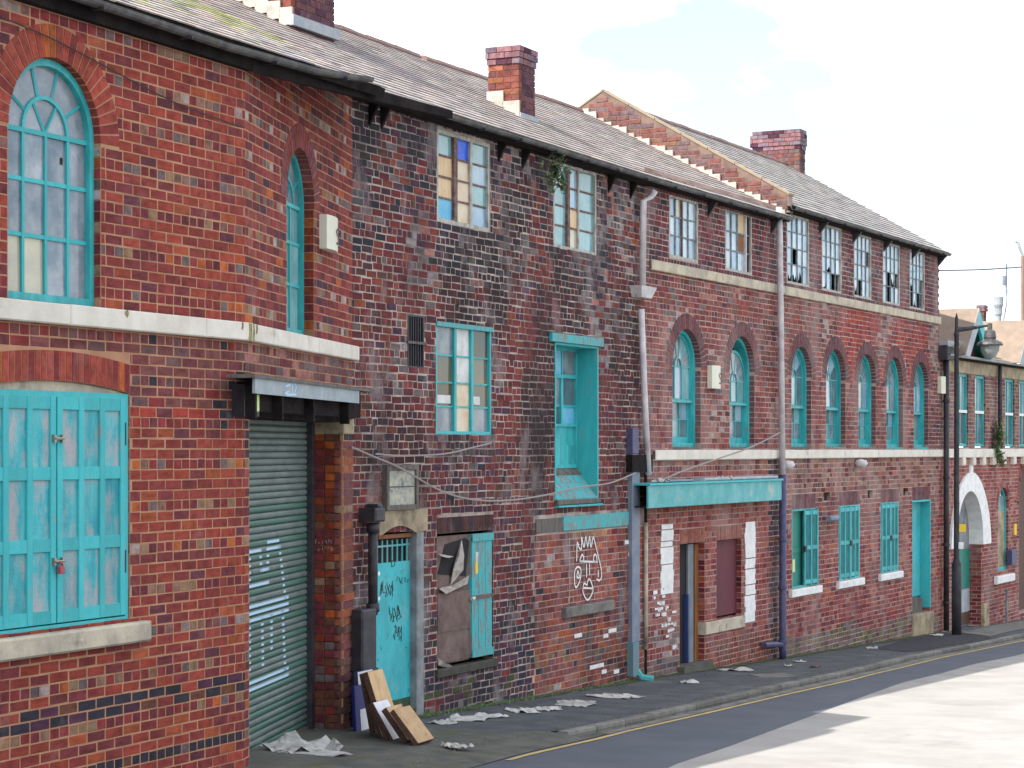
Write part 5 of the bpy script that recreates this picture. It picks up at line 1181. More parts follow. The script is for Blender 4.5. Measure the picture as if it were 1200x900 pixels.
# ------------------------------------------------------------------ roof over the middle building
RB = dict(y0=-.20, zb=3.86, y1=3.6, zt=5.87)
roB, RBf, LB, pB = slate_roof(B, FB, sEndA - .0, LEN_B + .02, RB['y0'], RB['zb'], RB['y1'], RB['zt'], 0.28, 0.185, colSB, 22, singles=300)
slate_roof(B, FC, lambda v: .01 + .028 * (RB['y0'] + v * .88) * -1 - .0, S912 + .02, RB['y0'], RB['zb'], RB['y1'], RB['zt'], 0.28, 0.185, colSB, 25, name='roof_extension')
# C facade is turned a little from B: the roof edge follows by a fascia
b = MB(); b.box(0, LEN_B, -.13, .02, 3.765, 3.86); b.build('fascia', 'dark_soffit', B, FB)
b = MB(); b.box(0, S912, -.13, .02, 3.79, 3.87); b.build('fascia', 'dark_soffit', B, FC)
gutter(B, FB, [(.1, -.22, 3.84), (LEN_B, -.22, 3.84)], m='gutter_iron', r=.05); gutter(B, FC, [(.0, -.22, 3.84), (S912 - .05, -.22, 3.84)], m='gutter_iron', r=.05)
rb = random.Random(12)
for x in (.35, .62, 3.6, 4.3, 7.1, 7.9):
    if any(o_.s0 - .1 < x < o_.s1 + .05 for o_ in (o1, o2)): continue
    b = MB(); b.add([(x, 0, 3.52), (x + .04, 0, 3.52), (x + .04, -.12, 3.74), (x, -.12, 3.74), (x, 0, 3.77), (x + .04, 0, 3.77)], [(0, 1, 2, 3), (0, 3, 4), (1, 5, 2), (3, 2, 5, 4)]); b.build('eave_bracket', 'dark_soffit', B, FB)
for p in (829, 903): x = sc_(p); b = MB(); b.add([(x, 0, 3.55), (x + .05, 0, 3.55), (x + .05, -.15, 3.78), (x, -.15, 3.78), (x, 0, 3.8), (x + .05, 0, 3.8)], [(0, 1, 2, 3), (0, 3, 4), (1, 5, 2), (3, 2, 5, 4)]); b.build('eave_bracket', 'black_iron', B, FC)
# ridge tiles
def ridge(parent, F, s0, s1, y, z, m='clay_tile', L_=.4):
    n = int((s1 - s0) / L_); me = MB(); me.tube([(0, 0, 0), (L_ - .01, 0, 0)], [.085, .08], 8); ms = me.mesh('ridge_tile', m); R0 = bx('ridge_bed', m, parent, F, s0, s1, y - .03, y + .03, z - .06, z - .01)
    for i in range(n):
        o = bpy.data.objects.new('ridge_tile', ms); link(o, R0, F.sub(s0 + i * L_, y, z - .015 + random.uniform(-.008, .008)).M)
mat('ridge_clay', (0.22, 0.13, 0.11), (0.15, 0.11, 0.11), scale=5, rough=.85)
ridge(B, FB, sEndA + .5, LEN_B, 3.6, 5.87, 'ridge_clay'); ridge(B, FC, -.08, S912, 3.6, 5.87, 'ridge_clay'); ridge(A, FB, -14, sEndA + .4, 3.6, 5.87, 'ridge_clay')
cB, dB = chim_on(B, RB, 608, 137, 627, 142, .52, 0, colChim, colChimShade, 2, None, base_drop=.3, over=.035) if False else (None, None)
s0_, y_, z_ = roof_point(FB, RB['y0'], RB['zb'], RB['y1'], RB['zt'], 608, 137); s1_ = FB.s(627, y_)
ztc = round(FB.z(608, 53, y_) / H) * H
dp_ = .55
for _ in range(30):
    p = FB.M @ Vector((s0_, y_ + dp_, 0)); dp_ += .01 if 600 + FPX * p.x / p.y > 572 else -.005
cB = chimney(B, FB, s0_, s1_, y_, y_ + dp_, z_ - .3, ztc, colChim, colChimShade, 3, 'red chimney with dark corbelled top', over=.03)
flashing(cB, FB, s0_, y_ - .02, y_ + dp_, z_, .53, h=.10); b = MB(); b.box(s0_ - .02, s1_ + .03, y_ - .04, y_, z_ - .03, z_ + .06); b.build('flashing', 'lead_flash', cB, FB)
# interior screens so no light shows through
for F_, a, c, P_ in ((FA, SA0, 0, A), (FA2, 0, LEN_A2, A), (FB, 0, LEN_B, B), (FC, 0, S912, B)):
    bx('inner_wall', 'interior_dark', P_, F_, a - .0, c, .62, .66, -3.6, 3.3)

# ================================================================== FAR BUILDING with its own gable
C = thing('five_bay_building', FC.sub(S912, 0, -3.6).M, 'further brick building with five arched windows, higher roof and brick gable parapet', 'building')
tw = [Rop(FC, a, c, 2.80, 3.98, .10) for a, c in ((922, 948), (963, 986), (1000.6, 1021), (1034.5, 1054.5), (1066, 1083.5))]
ma = [Op('arch', sc_(a), sc_(c), .03, 1.24, .20, ring=.23) for a, c in ((927.5, 951), (968, 991), (1006, 1026.5), (1039, 1058.3), (1071, 1088))]
gs_ = [Rop(FC, a, c, -2.38, -1.03, .12, 'flat', ring=.26) for a, c in ((928, 955.5), (983, 1007.5), (1032, 1053))]
gd = Rop(FC, 1069, 1090, -3.55, -1.02, .24, 'flat', ring=.26)
vs_ = [Rop(FC, a, c, FC.z(a, y1), FC.z(a, y0), .1) for a, c, y0, y1 in ((965.5, 973, 577, 587), (1017, 1023, 574.5, 584), (1058.5, 1064.5, 572, 581))]
opsC2 = tw + ma + gs_ + [gd] + vs_
WC2 = Wall(FC, S912, LEN_C, -4.1, 4.05, opsC2, colC, seed=51, hdr=4, irregular=.08, joint=.0108, proud=.0022, rough=.003, zmin=lambda s: gfs(FC, s) - .05)
wC2 = WC2.sheet(C, 'mortar_pink', [(S912, -4.5), (LEN_C, -4.5), (LEN_C, 4.12), (S912, 4.12)])
ex = MB()
for o in ma:
    for p, y0, y1, c in ring_pieces(o, FC, colCarch, rg, y0=-.007): ex.prism(p, y0, y1, c)
for o in gs_ + [gd]:
    for p, y0, y1, c in ring_pieces(o, FC, colCarch, rg, y0=-.006): ex.prism(p, y0, y1, c)
for o in opsC2: jamb_items(o, ex, colCarch if o in ma else colC, rg, joint=.015)
finish_bricks([(WC2, wC2, ex)], 0, 'worn')
course(C, FC, S912, LEN_C + .05, -.045, 2.585, 2.735, 'cream_stone', .9, 5)
course(C, FC, S912, LEN_C + .4, -.05, -.165, -.015, 'white_stone', 1.3, 6)
rt = random.Random(77)
for wi, o in enumerate(tw):
    fr = rect_frame(C, FC, o.s0 + .004, o.s1 - .004, o.z0, o.z1, .0, .06, .04, 'window_timber', label=['top window, first from the pipe', 'top window, second from the pipe', 'top window in the middle', 'top window, second from the far end', 'top window at the far end'][wi])
    holes = [{(1, 1): 1, (0, 0): 2, (1, 0): 2, (2, 0): 2}, {(1, 1): 2, (2, 0): 1, (3, 0): 1, (0, 0): 2}, {(3, 2): 1, (1, 0): 1, (0, 0): 2}, {(1, 1): 1, (3, 1): 1, (2, 1): 2, (1, 0): 1}, {(0, 0): 1, (2, 0): 1, (0, 1): 2, (3, 1): 1, (1, 0): 2, (3, 0): 1}][wi]
    def pf(i, j):
        h_ = holes.get((i, j), 0)
        if h_ == 1: return None
        g_ = rt.choice(['glass_pale', 'glass_pale', 'glass_sky', 'glass_sky'])
        return 'jag:' + g_ if h_ == 2 else g_
    grid(fr, FC, o.s0 + .04, o.s1 - .04, o.z0 + .04, o.z1 - .04, .025, [.25, .5, .75], [.27, .52, .77], .018, 'steel_bar', pf)
for i, o in enumerate(ma): sash(C, FC, o, seed=10 + i, label=['arched window, first from the pipe', 'arched window, second from the pipe', 'arched window in the middle', 'arched window, second from the far end', 'arched window at the far end'][i]); bx('window_sill', 'turquoise_peel', C, FC, o.s0, o.s1, .0, .2, -.01, .03)
# shutters
def shutter_leaf(parent, F, x0, x1, z0, z1, y, m='turquoise_fresh', ang=0.0, label=None):
    Fs = F.sub(x0, y, z0, rz=ang); w_, h_ = x1 - x0, z1 - z0; b = MB(); b.box(0, w_, .0, .025, 0, h_); o = b.build('shutter', 'turquoise_deep', parent, Fs, label=label)
    n = 2; iw = (w_ - .0) / n
    for i in range(n + 1): xx = min(max(i * iw - .022, 0), w_ - .045); bx('stile', m, o, Fs, xx, xx + .045, -.016, .0, 0, h_)
    for f in (0, .5, 1): zz = min(max(f * h_ - .035, .03), h_ - .09); bx('rail', m, o, Fs, .046, w_ - .046, -.012, -.001, zz, zz + .07) if n == 1 else [bx('rail', m, o, Fs, .046 + i * (iw - .001), (i + 1) * iw - .024, -.012, -.001, zz, zz + .07) for i in range(n)]
    return o
for wi, o in enumerate(gs_):
    rect_frame(C, FC, o.s0 + .004, o.s1 - .004, o.z0, o.z1, .0, .1, .035, 'turquoise_fresh', name='shutter_frame'); mid = o.c
    x0, x1 = o.s0 + .04, o.s1 - .04
    if wi == 0:
        bx('window_board', 'green_paint', C, FC, x0, x1, .07, .09, o.z0 + .03, o.z1 - .03, label='green board where the shutter stands open'); bx('rail', 'green_paint', C, FC, x0, mid - .02, .05, .07, -1.78, -1.70)
        shutter_leaf(C, FC, mid, x1, o.z0 + .02, o.z1 - .02, .0, ang=-.1, label='right leaf, ajar'); bx('safety_label', 'lime_label', C, FC, x0 + .06, x0 + .26, .05, .052, FC.z(931, 671), FC.z(931, 656))
    else:
        shutter_leaf(C, FC, x0, mid - .006, o.z0 + .02, o.z1 - .02, .005, ang=-.03); shutter_leaf(C, FC, mid + .006, x1, o.z0 + .02, o.z1 - .02, -.01, ang=.04)
    b = MB(); b.box(mid - .05, mid + .05, -.05, -.01, -1.77, -1.67, ch=.01); b.build('hasp', 'black_iron', C, FC)
    b = MB(); b.box(o.s0 - .16, o.s1 + .12 + .08 * (wi == 0), -.07, .06, -2.52, -2.39, ch=.012); b.build('window_sill', 'white_paint', C, FC)
dr = bx('turquoise_door', 'turquoise_deep', C, FC, gd.s0 + .02, gd.s1 - .0, .20, .235, -3.2, -1.06, label='tall narrow door with a broken foot')
bx('door_lining', 'turquoise_paint', dr, FC, gd.s1 - .03, gd.s1 + .01, -.01, .2, -3.25, -1.04); bx('door_lining', 'turquoise_paint', dr, FC, gd.s0 + .01, gd.s1 - .03, -.0, .2, -1.07, -1.03)
for i in range(4): w__ = (gd.s1 - gd.s0 - .06) / 4; bx('plank', 'turquoise_door', dr, FC, gd.s0 + .03 + i * w__, gd.s0 + .025 + (i + 1) * w__, .186, .2, -3.0, -1.08)
bx('notice', 'paper', dr, FC, gd.s0 + .24, gd.s0 + .5, .182, .186, -2.05, -1.75); bx('lock', 'black_iron', dr, FC, gd.s0 + .08, gd.s0 + .2, .15, .186, -2.3, -2.2)
b = MB(); b.prism([(gd.s0 + .03, -3.3), (gd.s1 - .1, -3.42), (gd.s1 - .12, -3.05), (gd.s0 + .25, -2.98)], .12, .15); b.build('broken_board', 'grey_wood', dr, FC)
zz = gfs(FC, gd.s0); bx('door_step', 'buff_stone', C, FC, gd.s0 - .05, gd.s1 + .1, -.05, .24, zz - .2, -3.33, ch=.015)
for o in vs_: bx('vent_hole', 'interior_dark', C, FC, o.s0, o.s1, .07, .09, o.z0, o.z1)
b = MB(); zl = FC.z(976, 607); b.tube([(sc_(971, -.1), -.1, zl), (sc_(981, -.1), -.1, zl)], .055, 10); b.build('wall_lamp', 'blue_grey_trunking', C, FC)
for p in (919, 1006): b = MB(); x = sc_(p, -.1); b.lathe(x + .15, -.1, [(.0, -.35), (.09, -.33), (.13, -.27), (.10, -.21), (0, -.19)], 10); b.build('floodlight', 'white_pipe', C, FC, smooth=True)
alarm(C, FC, 1103, 1109, 441, 461, glyph=False)
# long white pipe, dark below
X = lambda p: sc_(p, -.12)
wp = pipe(C, FC, [(X(913), -.12, 4.0), (X(914), -.12, FC.z(914, 300, -.12)), (X(917), -.12, FC.z(917, 556, -.12))], .052, 'white_pipe', collars=())
bp = pipe(C, FC, [(X(917.3), -.12, FC.z(917, 556, -.12)), (X(917.3), -.12, -3.3), (X(917.3), -.12, gfs(FC, S912) + .02)], .06, 'navy_iron', collars=(-1.5, -2.3, -3.2))
b = MB(); b.tube([(X(898), -.08, -3.2), (X(908), -.1, -3.22), (X(917), -.12, -3.26)], .05, 8); b.build('pipe_branch', 'navy_iron', bp, FC)
# roof and gable parapet
RC = dict(y0=-.18, zb=4.06, y1=3.25, zt=6.06)
roC, RCf, LC_, pC = slate_roof(C, FC, S912 + .2, LEN_C + .12, RC['y0'], RC['zb'], RC['y1'], RC['zt'], 0.28, 0.19, colSC, 23, singles=0)
ridge(C, FC, S912 + .2, LEN_C + .1, 3.25, 6.06, 'ridge_clay')
b = MB(); b.box(S912, LEN_C, -.14, .02, 3.98, 4.06); b.build('fascia', 'dark_soffit', C, FC)
gutter(C, FC, [(S912 + .1, -.2, 4.05), (LEN_C + .1, -.2, 4.05)], m='gutter_iron', r=.05)
for i in range(6):
    x = S912 + .12 + (LEN_C - S912 - .2) * i / 5; b = MB(); b.add([(x, 0, 3.78), (x + .06, 0, 3.78), (x + .06, -.17, 3.98), (x, -.17, 3.98), (x, 0, 4.0), (x + .06, 0, 4.0)], [(0, 1, 2, 3), (0, 3, 4), (1, 5, 2), (3, 2, 5, 4)]); b.build('eave_bracket', 'black_iron', C, FC)
GW = FC.sub(S912, 7.0, 0, rz=-pi / 2)          # x towards the street from y=7
kC = (RC['zt'] - RC['zb']) / (RC['y1'] - RC['y0'])
topC = lambda y: (RC['zb'] + kC * (y - RC['y0']) if y < 3.25 else RC['zt'] - kC * (y - 3.25)) + .17
def colG(x, z, k, h, rng): return pick(rng, [(4, (.20, .08, .07)), (3, (.17, .085, .085)), (2, (.16, .11, .115)), (1, (.24, .13, .08))])
WG = Wall(GW, 0.0, 7.12, 3.6, 6.3, [], colG, seed=61, hdr=0, irregular=.2, joint=.014, proud=.006, rough=.006, zmax=lambda x: topC(7.0 - x) - .05, keep=lambda x, z: x < 6.97 or z > 3.98)
gw = WG.sheet(C, 'mortar_gable', [(0, 3.2), (6.98, 3.2), (6.98, 3.87), (7.14, 3.95), (7.14, topC(-.14)), (3.75, topC(3.25)), (0, topC(7))], name='gable_wall')
ex = MB(); finish_bricks([(WG, gw, ex)], 0)
b = MB(); b.poly([(.2, .23, 3.2), (6.98, .23, 3.2), (6.98, .23, 3.87), (7.14, .23, 3.95), (7.14, .23, topC(-.14)), (3.75, .23, topC(3.25)), (0, .23, topC(7))]); b.poly([(7.14, 0, 3.95), (7.14, .23, 3.95), (7.14, .23, topC(-.14)), (7.14, 0, topC(-.14))]); b.build('gable_back', 'mortar_pink', gw, GW)
b = MB()
for ya, yb in ((-.16, 3.25), (3.25, 7.0)):
    n = int(abs(yb - ya) / .45)
    for i in range(n):
        y0_, y1_ = ya + (yb - ya) * i / n, ya + (yb - ya) * (i + .97) / n; c = MB()
        c.add([(7 - y0_, -.012, topC(y0_)), (7 - y1_, -.012, topC(y1_)), (7 - y1_, .26, topC(y1_)), (7 - y0_, .26, topC(y0_)), (7 - y0_, -.012, topC(y0_) + .035), (7 - y1_, -.012, topC(y1_) + .035), (7 - y1_, .26, topC(y1_) + .035), (7 - y0_, .26, topC(y0_) + .035)],
              [(0, 3, 2, 1), (4, 5, 6, 7), (0, 1, 5, 4), (1, 2, 6, 5), (2, 3, 7, 6), (3, 0, 4, 7)]); c.build('coping_stone', 'ochre_coping', gw, GW)
# lime fillet where the lower roof meets the gable (follows the lower roof slope)
kB = (RB['zt'] - RB['zb']) / (RB['y1'] - RB['y0']); b = MB(); n = 26
for i in range(n):
    y = -.1 + 3.75 * i / n; zz = RB['zb'] + kB * (y - RB['y0']) + .02
    b.box(7 - y - 3.75 / n - .005, 7 - y, -.05, .0, zz - .06, zz + .09 + rt.uniform(-.03, .035))
b.build('lime_fillet', 'lime_flash', gw, GW)
# chimney at the far end of the ridge
q0 = 3.25 - .9
for _ in range(200):
    p = FC.M @ Vector((LEN_C - .35, q0, 0)); x = 600 + FPX * p.x / p.y; q0 += (x - 937) * .004
zb_ = topC(q0) - .5; yb = q0 + .5
for _ in range(200):
    p = FC.M @ Vector((LEN_C - .35, yb, 0)); x = 600 + FPX * p.x / p.y; yb += (x - 881) * .004
cC = chimney(C, FC, LEN_C - .35, LEN_C + .02, q0, yb, zb_ - .4, round(FC.z(937, 153, q0) / H) * H, colG, colChimShade, 5, 'broad chimney on the far end of the ridge', over=.03)
bx('inner_wall', 'interior_dark', C, FC, S912, LEN_C, .62, .66, -4, 3.6)
b = MB(); b.poly([(LEN_C, 0, -4.5), (LEN_C, 6.7, -4.5), (LEN_C, 6.7, 4.1), (LEN_C, 3.25, 6.0), (LEN_C, 0, 4.1)], (.2, .08, .07)); b.build('far_gable', 'brick_mass', C, FC)
for k in range(24, 48):
    if k % 2: bx('quoin', 'ridge_clay', C, FC, LEN_C - .04, LEN_C + .012, -.012, .2, k * H + .01, (k + 1) * H - .01)

# ================================================================== END BUILDING
D = thing('gabled_building', FC.sub(LEN_C + .4, 0, -3.9).M, 'low far right brick building with green gablets and a white arched doorway', 'building')
D0, D1 = LEN_C + .003, FC.s(1270)
dtw = [Rop(FC, a, c, .03, 1.62, .12) for a, c in ((1121.5, 1135), (1142.5, 1155), (1178, 1189), (1194.5, 1206), (1222, 1233))]
dd = Op('arch', sc_(1119), sc_(1150), -3.95, -2.0, .30, ring=.10); dw = Op('arch', sc_(1169.5), sc_(1182), -2.8, -1.38, .15, ring=.16); de = Op('arch', sc_(1194), sc_(1222), -3.9, -1.3, .3, ring=.2)
opsD = dtw + [dd, dw, de]
WD = Wall(FC, D0, D1, -4.2, 1.98, opsD, colD, seed=71, hdr=4, irregular=.08, joint=.0115, proud=.0022, zmin=lambda s: gfs(FC, s) - .05)
wD = WD.sheet(D, 'mortar_pink', [(D0, -4.6), (D1, -4.6), (D1, 2.02), (D0, 2.02)])
ex = MB()
for o in (dw, de):
    for p, y0, y1, c in ring_pieces(o, FC, colD, rg, y0=-.006): ex.prism(p, y0, y1, c)
for o in opsD: jamb_items(o, ex, colD, rg, joint=.016)
finish_bricks([(WD, wD, ex)], 0, 'worn')
b = MB(); b.box(D0 + .3, D1, -.03, .02, 1.63, 1.9, ch=.01); b.build('lintel_band', 'buff_stone', D, FC)
b = MB(); b.box(LEN_C + .41, D1, -.08, .02, -.19, .0, ch=.012); b.build('string_course', 'white_stone', D, FC)
for i in range(8): x = sc_(1124 + i * 12); bx('corbel', 'white_stone', D, FC, x, x + .22, -.1, .0, -.36, -.19, ch=.02)
for i, o in enumerate(dtw):
    fr = rect_frame(D, FC, o.s0 + .004, o.s1 - .004, o.z0 + .02, o.z1, .04, .12, .06, 'turquoise_fresh', label='tall sash window, number %d from the drainpipe' % (i + 1) if 0 else None)
    grid(fr, FC, o.s0 + .06, o.s1 - .06, o.z0 + .08, o.z1 - .05, .08, [.5], [.5], .03, 'turquoise_fresh', lambda i, j: 'glass_aqua' if j else 'glass_dark', thick={}); bx('meeting_rail', 'white_paint', fr, FC, o.s0 + .02, o.s1 - .05, .02, .05, .78, .84)
# white hood and door
z0h, z1h = -2.12, -2.0
wo_, wi_ = [], []
oc = FC.s(1136.5); ro_ = (FC.s(1160) - FC.s(1113.5)) / 2
outer = [(oc - ro_, z0h), (oc - ro_, z1h)] + [(oc - ro_ * cos(a) * (1 - .1 * sin(a)), z1h + (ro_ * .90) * sin(a)) for a in [pi * i / 16 for i in range(1, 16)]] + [(oc + ro_, z1h), (oc + ro_, z0h)]
ri_ = dd.r
ri_ -= .014
inner = [(dd.s0 + .014, z0h), (dd.s0 + .014, z1h)] + [(dd.c - ri_ * cos(a), z1h + ri_ * sin(a)) for a in [pi * i / 16 for i in range(1, 16)]] + [(dd.s1 - .014, z1h), (dd.s1 - .014, z0h)]
b = MB(); b.strip(outer, inner, -.05, .28); hd = b.build('door_hood', 'white_paint', D, FC, label='white painted arch round the doorway'); bx('finial', 'white_paint', hd, FC, oc - .09, oc + .09, -.06, .0, z1h + ro_ * .86, z1h + ro_ * .99, ch=.02)
b = MB(); b.prism([(dd.s0, -3.9), (dd.s1, -3.9)] + arc(dd.c, dd.z1, dd.r, 0, pi, 12), .27, .30); ddo = b.build('arched_door', 'render_jamb', D, FC, label='patched door in green, grey and white')
bx('door_patch', 'green_paint', ddo, FC, dd.s0 + .12, dd.s1 - .02, .255, .27, FC.z(1135, 692), FC.z(1135, 645)); bx('door_patch', 'green_paint', ddo, FC, dd.s0 + .05, dd.s0 + .85, .25, .27, FC.z(1125, 643), FC.z(1125, 611)); bx('kick_plate', 'lead_flash', ddo, FC, dd.s0 + .12, dd.s1 - .02, .255, .27, FC.z(1135, 720), FC.z(1135, 693))
bx('door_patch', 'dark_wood', ddo, FC, dd.s0 + .12, dd.s1 - .02, .26, .27, -3.88, FC.z(1135, 720))
zz = gfs(FC, dd.s1); bx('door_block', 'buff_stone', D, FC, dd.s1 + .0, dd.s1 + .4, -.08, .1, zz - .1, FC.z(1160, 705), ch=.02)
fr = arch_frame(D, FC, dw.s0 + .01, dw.s1 - .01, dw.z0, dw.z1, .06, .12, .05, 'turquoise_fresh'); bx('pane', 'grey_wood' if 0 else 'buff_stone', fr, FC, dw.s0 + .05, dw.s1 - .05, .09, .10, dw.z0 + .05, dw.z1 - .05); bx('pane', 'glass_aqua', fr, FC, dw.s0 + .05, dw.s1 - .05, .085, .095, dw.z1 - .05, dw.z1 + dw.r * .6)
bx('window_sill', 'white_paint', D, FC, sc_(1169, -.08), sc_(1189, -.08), -.1, .05, FC.z(1178, 682), FC.z(1178, 673), ch=.02)
b = MB(); b.prism([(de.s0, -3.9), (de.s1, -3.9)] + arc(de.c, de.z1, de.r, 0, pi, 12), .27, .30); b.build('arched_door', 'dark_wood', D, FC, label='dark arched door at the picture edge'); bx('door_frame', 'turquoise_metal', D, FC, de.s0, de.s0 + .12, .1, .2, -3.8, -1.3)
bx('yellow_sign', 'yellow_plate', D, FC, sc_(1187.5), sc_(1190), -.03, .0, FC.z(1188, 627), FC.z(1188, 614)); bx('post_box', 'navy_iron', D, FC, sc_(1185, -.1), sc_(1191, -.1), -.12, .0, FC.z(1188, 660), FC.z(1188, 643), ch=.01)
b = MB(); x = sc_(1180, -.2); b.tube([(x, -.2, gfs(FC, x) + .0), (x, -.2, FC.z(1180, 690, -.2))], .03, 8); b.build('boundary_post', 'render_jamb', D, FC)
# black pipes and hopper in the gap
X = lambda p: sc_(p, -.1)
bp = pipe(D, FC, [(X(1109), -.1, 1.95), (X(1109), -.1, gfs(FC, LEN_C) + .02)], .06, 'black_iron', collars=(1.0, -.6, -2.0, -3.2)); pipe(D, FC, [(X(1172), -.1, 1.9), (X(1172), -.1, .0)], .05, 'black_iron')
bx('pipe_hopper', 'black_iron', bp, FC, X(1105), X(1113), -.2, .0, 1.85, 2.15, ch=.02); sheet_scrap('tarpaulin', 'paper', D, FC, sc_(1107), -.15, 2.15, .5, .5, 5, .25)
# roof with tiles and gablets
def colSD(x, v, rng): return pick(rng, [(4, (.185, .14, .105)), (3, (.215, .165, .125)), (1, (.13, .09, .075))])
rdD = dict(y0=-.15, zb=1.98, y1=3.0, zt=3.15)
slate_roof(D, FC, D0 + .05, D1, rdD['y0'], rdD['zb'], rdD['y1'], rdD['zt'], .30, .25, colSD, 24, singles=0)
bx('lead_roof', 'lead_flash', D, FC, D0, sc_(1120), -.2, .6, 2.0, 2.25)
gutter(D, FC, [(D0 + .1, -.18, 1.98), (D1, -.18, 1.98)], m='lead_flash', r=.05, brk=False)
for pc in (1146, 1207):
    c0 = sc_(pc, -.35); hw, hh, dep = 1.0, .92, 2.0
    b = MB(); b.prism([(c0 - hw, 2.02), (c0 + hw, 2.02), (c0, 2.02 + hh)], -.06, .0); g_ = b.build('gablet', 'ridge_clay', D, FC, label=None)
    b = MB(); b.add([(c0 - hw - .1, -.37, 1.98), (c0, -.37, 2.10 + hh), (c0, dep, 2.10 + hh), (c0 - hw - .1, dep, 1.98), (c0 + hw + .1, -.37, 1.98), (c0 + hw + .1, dep, 1.98)], [(0, 1, 2, 3), (4, 5, 2, 1)], (.45, .34, .26)); b.build('gablet_roof', 'tile_dull', g_, FC)
    for sg in (-1, 1):
        b = MB(); b.strip([(c0 + sg * (hw + .12), 1.95), (c0, 2.10 + hh)], [(c0 + sg * (hw - .25), 1.95), (c0, 1.72 + hh)], -.38, -.31); b.build('bargeboard', 'turquoise_fresh' if sg > 0 else 'lead_flash', g_, FC)
        b = MB(); b.add([(c0 + sg * (hw + .1), -.36, 1.97), (c0, -.36, 2.09 + hh), (c0, -.06, 2.09 + hh), (c0 + sg * (hw + .1), -.06, 1.97)], [(0, 1, 2, 3)]); b.build('gablet_soffit', 'green_paint', g_, FC)
s_ = sc_(1155, 2.0); chimney(D, FC, s_ - .2, s_ + .1, 2.0, 2.16, 2.4, round(3.75 / H) * H, colG, colChimShade, 2, 'small stone stack behind the gablet')
p0 = FC.M @ Vector((0, 0, 0))

# -- roof cowl, mast and pole seen above the end building, further down the street
def far_point(px_, py_, d): return Vector(((px_ - 600) / FPX * d, d, EYE + (HOR - py_) / FPX * d))
cw = far_point(1170, 373, 55.0); ct = thing('roof_cowl', Matrix.Translation((cw.x, cw.y, cw.z - 1.2)), 'grey metal vent cowl with aerial rising over the tiled roof', 'vent')
Fw = Frame(WM[ct.name]); u = 55 / FPX
b = MB(); b.lathe(0, 0, [(.0, 0), (3.5 * u, 0), (3.5 * u, 1.25), (4.5 * u, 1.3), (4.5 * u, 1.45), (6 * u, 1.55), (6 * u, 1.75), (0, 1.75)], 12); b.build('cowl', 'zinc', ct, Fw)
b = MB(); b.tube([(5 * u, 0, 1.0), (9 * u, 0, 1.5), (10 * u, 0, 1.9), (9.5 * u, 0, 2.0)], .02, 5); b.build('aerial', 'zinc', ct, Fw); b = MB(); b.box(5 * u, 8.5 * u, -.05, .05, 2.3 - .25, 2.3, ch=.01); b.tube([(9 * u, 0, 1.8), (9.5 * u, 0, 2.6)], .02, 5); b.build('camera_unit', 'blue_grey_trunking', ct, Fw)
mp_ = far_point(1199, 300, 60.0); mt = thing('mast', Matrix.Translation((mp_.x, mp_.y, gxy(mp_.x, mp_.y) + EYE)), 'thin pale pole with crooked arm at the right picture edge', 'pole'); Fm = Frame(WM[mt.name]); hz = mp_.z - WM[mt.name].translation.z; u = 60 / FPX
b = MB(); b.tube([(0, 0, -.4), (0, 0, hz)], .06, 8); b.build('pole', 'clay_tile', mt, Fm); b = MB(); b.tube([(0, 0, hz), (-4 * u, 0, hz + 9 * u), (-6 * u, 0, hz + 16 * u), (-9 * u, 0, hz + 17 * u)], .035, 6); b.build('arm', 'zinc', mt, Fm)
# ================================================================== street lamp
lt_, lv_ = ground_hit(1121, 744); LPz = gz(lt_)
lw = FG.sub(lt_, lv_, LPz); lamp = thing('street_lamp', lw.M, 'tall black street lamp with a bracket arm and hanging shade by the white arched doorway', 'street lamp')
wp_ = lw.M.translation; u = wp_.y / FPX; hL = (743 - 365) * u
Lf = Frame(Matrix.Translation(wp_))
b = MB(); b.lathe(0, 0, [(.0, -.3), (.10, -.3), (.10, 1.45), (.075, 1.50), (.060, 1.55), (.048, hL - .5), (.062, hL - .45), (.04, hL - .4), (.03, hL - .1), (.0, hL)], 14); b.build('post', 'black_iron', lamp, Lf, smooth=True)
za = (743 - 384) * u; b = MB(); b.tube([(0, 0, za - .02), (14 * u, 0, za), (36 * u, 0, za + .06), (39 * u, 0, za + .05)], [.06, .045, .022, .022], 8); b.build('arm', 'black_iron', lamp, Lf)
xl = 39 * u; b = MB(); b.lathe(xl, 0, [(.0, za + .12), (.05, za + .1), (.05, za - .02), (.11, za - .05), (.13, za - .18), (.12, za - .22), (.24, za - .28), (.27, za - .33), (.26, za - .345), (.10, za - .36)], 16); b.build('lamp_hood', 'gutter_iron', lamp, Lf)
b = MB(); b.lathe(xl, 0, [(.20, za - .34), (.19, za - .45), (.12, za - .58), (0, za - .64)], 14); b.build('lamp_globe', 'lamp_glass', lamp, Lf, smooth=True)
bx('sign_plate', 'yellow_plate', lamp, Lf, .03, .17, -.11, -.085, (743 - 622) * u, (743 - 613) * u); bx('sign_plate', 'white_paint', lamp, Lf, .02, .12, -.11, -.085, (743 - 642) * u, (743 - 634) * u)

